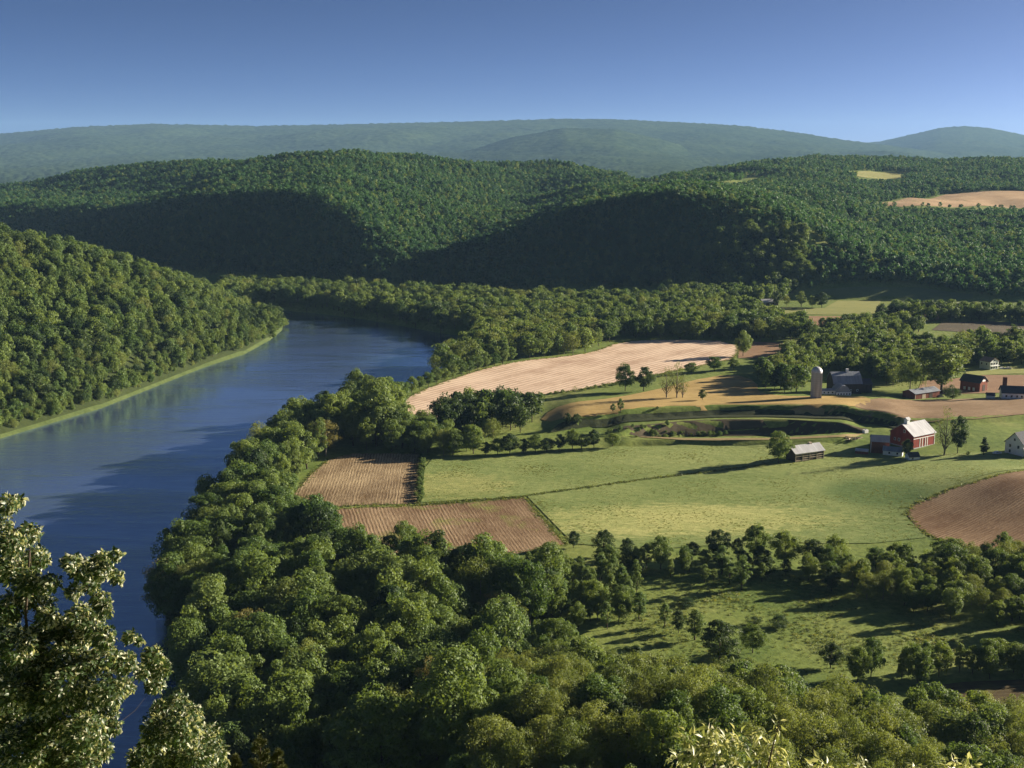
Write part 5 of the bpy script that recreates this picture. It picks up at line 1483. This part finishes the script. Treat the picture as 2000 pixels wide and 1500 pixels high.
sapling("upright sapling with long cream leaves right of the widest one", [(1480, 1432, 13), (1492, 1452, 15), (1518, 1428, 10), (1521, 1412, 7), (1512, 1455, 14), (1500, 1478, 18), (1526, 1482, 14), (1480, 1490, 16), (1530, 1495, 12)], 13.0, 52, 80)
for k, (x, y, r, lb) in enumerate([(1603, 1492, 13, "single cream leaf tip at the bottom edge, first after the upright sapling"), (1678, 1490, 13, "single cream leaf tip at the bottom edge, second after the upright sapling"), (1790, 1497, 10, "low cream leaf tip at the bottom edge, third after the upright sapling"), (1862, 1492, 12, "broad cream leaf tip at the bottom edge, fourth after the upright sapling"), (1893, 1486, 11, "cream leaf tip at the bottom edge, last towards the corner")]):
    sapling(lb, [(x, y, r), (x + 8, y + 8, r), (x - 9, y + 9, r * .8)], 12.5, 60 + k, 24)
def pine_tip(label, px, py, hp, Y, seed):
    rng = np.random.default_rng(seed)
    t = at_depth(px, py, Y); base = Vector((t.x, t.y, tz(t.x, t.y)))
    e = thing("pine_sapling", label, "sapling", base)
    H = t.z - base.z
    V, Fc = tube([(0, 0, -0.3), (0.02, 0, H * .6), (0, 0, H)], [0.05, 0.03, 0.006], 6); link("trunk", mesh_from("trunk", V, Fc, [BARK], True), e)
    hm = hp * Y / F
    Ps, Ts = [], []
    for j in range(7 + int(hp / 8)):
        z = H - hm * 0.92 * (j / 10.0); a = rng.uniform(0, 6.28); ln = hm * (0.12 + 0.035 * j)
        s = np.array([0, 0, z - ln * 0.8]); q = np.array([math.cos(a) * ln * .7, math.sin(a) * ln * .7, z])
        if j == 0: s, q = np.array([0, 0, H - hm * .3]), np.array([0, 0, H])
        V, Fc = tube([s, s * .4 + q * .6, q], [0.012, 0.009, 0.004], 5); link("branch", mesh_from("branch", V, Fc, [BARK_PALE], True), e)
        n = 150; tt = rng.uniform(0.15, 1, (n, 1)); Ps.append(s + (q - s) * tt); Ts.append(unit(rng.normal(size=(n, 3)) * 0.6 + (q - s) / np.linalg.norm(q - s) * 0.9))
    P = np.concatenate(Ps); T = np.concatenate(Ts)
    V, Fc, _ = leaves_mesh(P, T, rng.normal(size=P.shape), np.full(len(P), 0.07), leaf_shape(0.04))
    f = link("needles", mesh_from("needles", V, Fc, [NEEDLE]), e); f["kind"] = "stuff"
pine_tip("tallest yellowish pine tip at the bottom edge", 507, 1440, 70, 15.0, 71)
pine_tip("short pine tip left of the tallest one at the bottom edge", 460, 1478, 35, 15.0, 72)
pine_tip("short pine tip right of the tallest one at the bottom edge", 542, 1468, 40, 15.0, 73)

# haze
def haze():
    me = bpy.data.meshes.new("haze")
    x0, x1, y0, y1, z0, z1 = -20000, 20000, -400, 19000, -8, 640
    v = [(x0, y0, z0), (x1, y0, z0), (x1, y1, z0), (x0, y1, z0), (x0, y0, z1), (x1, y0, z1), (x1, y1, z1), (x0, y1, z1)]
    me.from_pydata(v, [], [(3, 2, 1, 0), (4, 5, 6, 7), (0, 1, 5, 4), (1, 2, 6, 5), (2, 3, 7, 6), (3, 0, 4, 7)])
    m, nt, out = new_mat("haze")
    pv = N(nt, "ShaderNodeVolumePrincipled")
    pv.inputs["Density"].default_value = HAZE_DENSITY
    pv.inputs["Color"].default_value = (*HAZE_COLOR, 1)
    pv.inputs["Anisotropy"].default_value = 0.0
    nt.links.new(pv.outputs[0], out.inputs["Volume"])
    me.materials.append(m)
    tag(link("haze", me), "thin blue haze over the whole valley", None, None, "stuff")
haze()
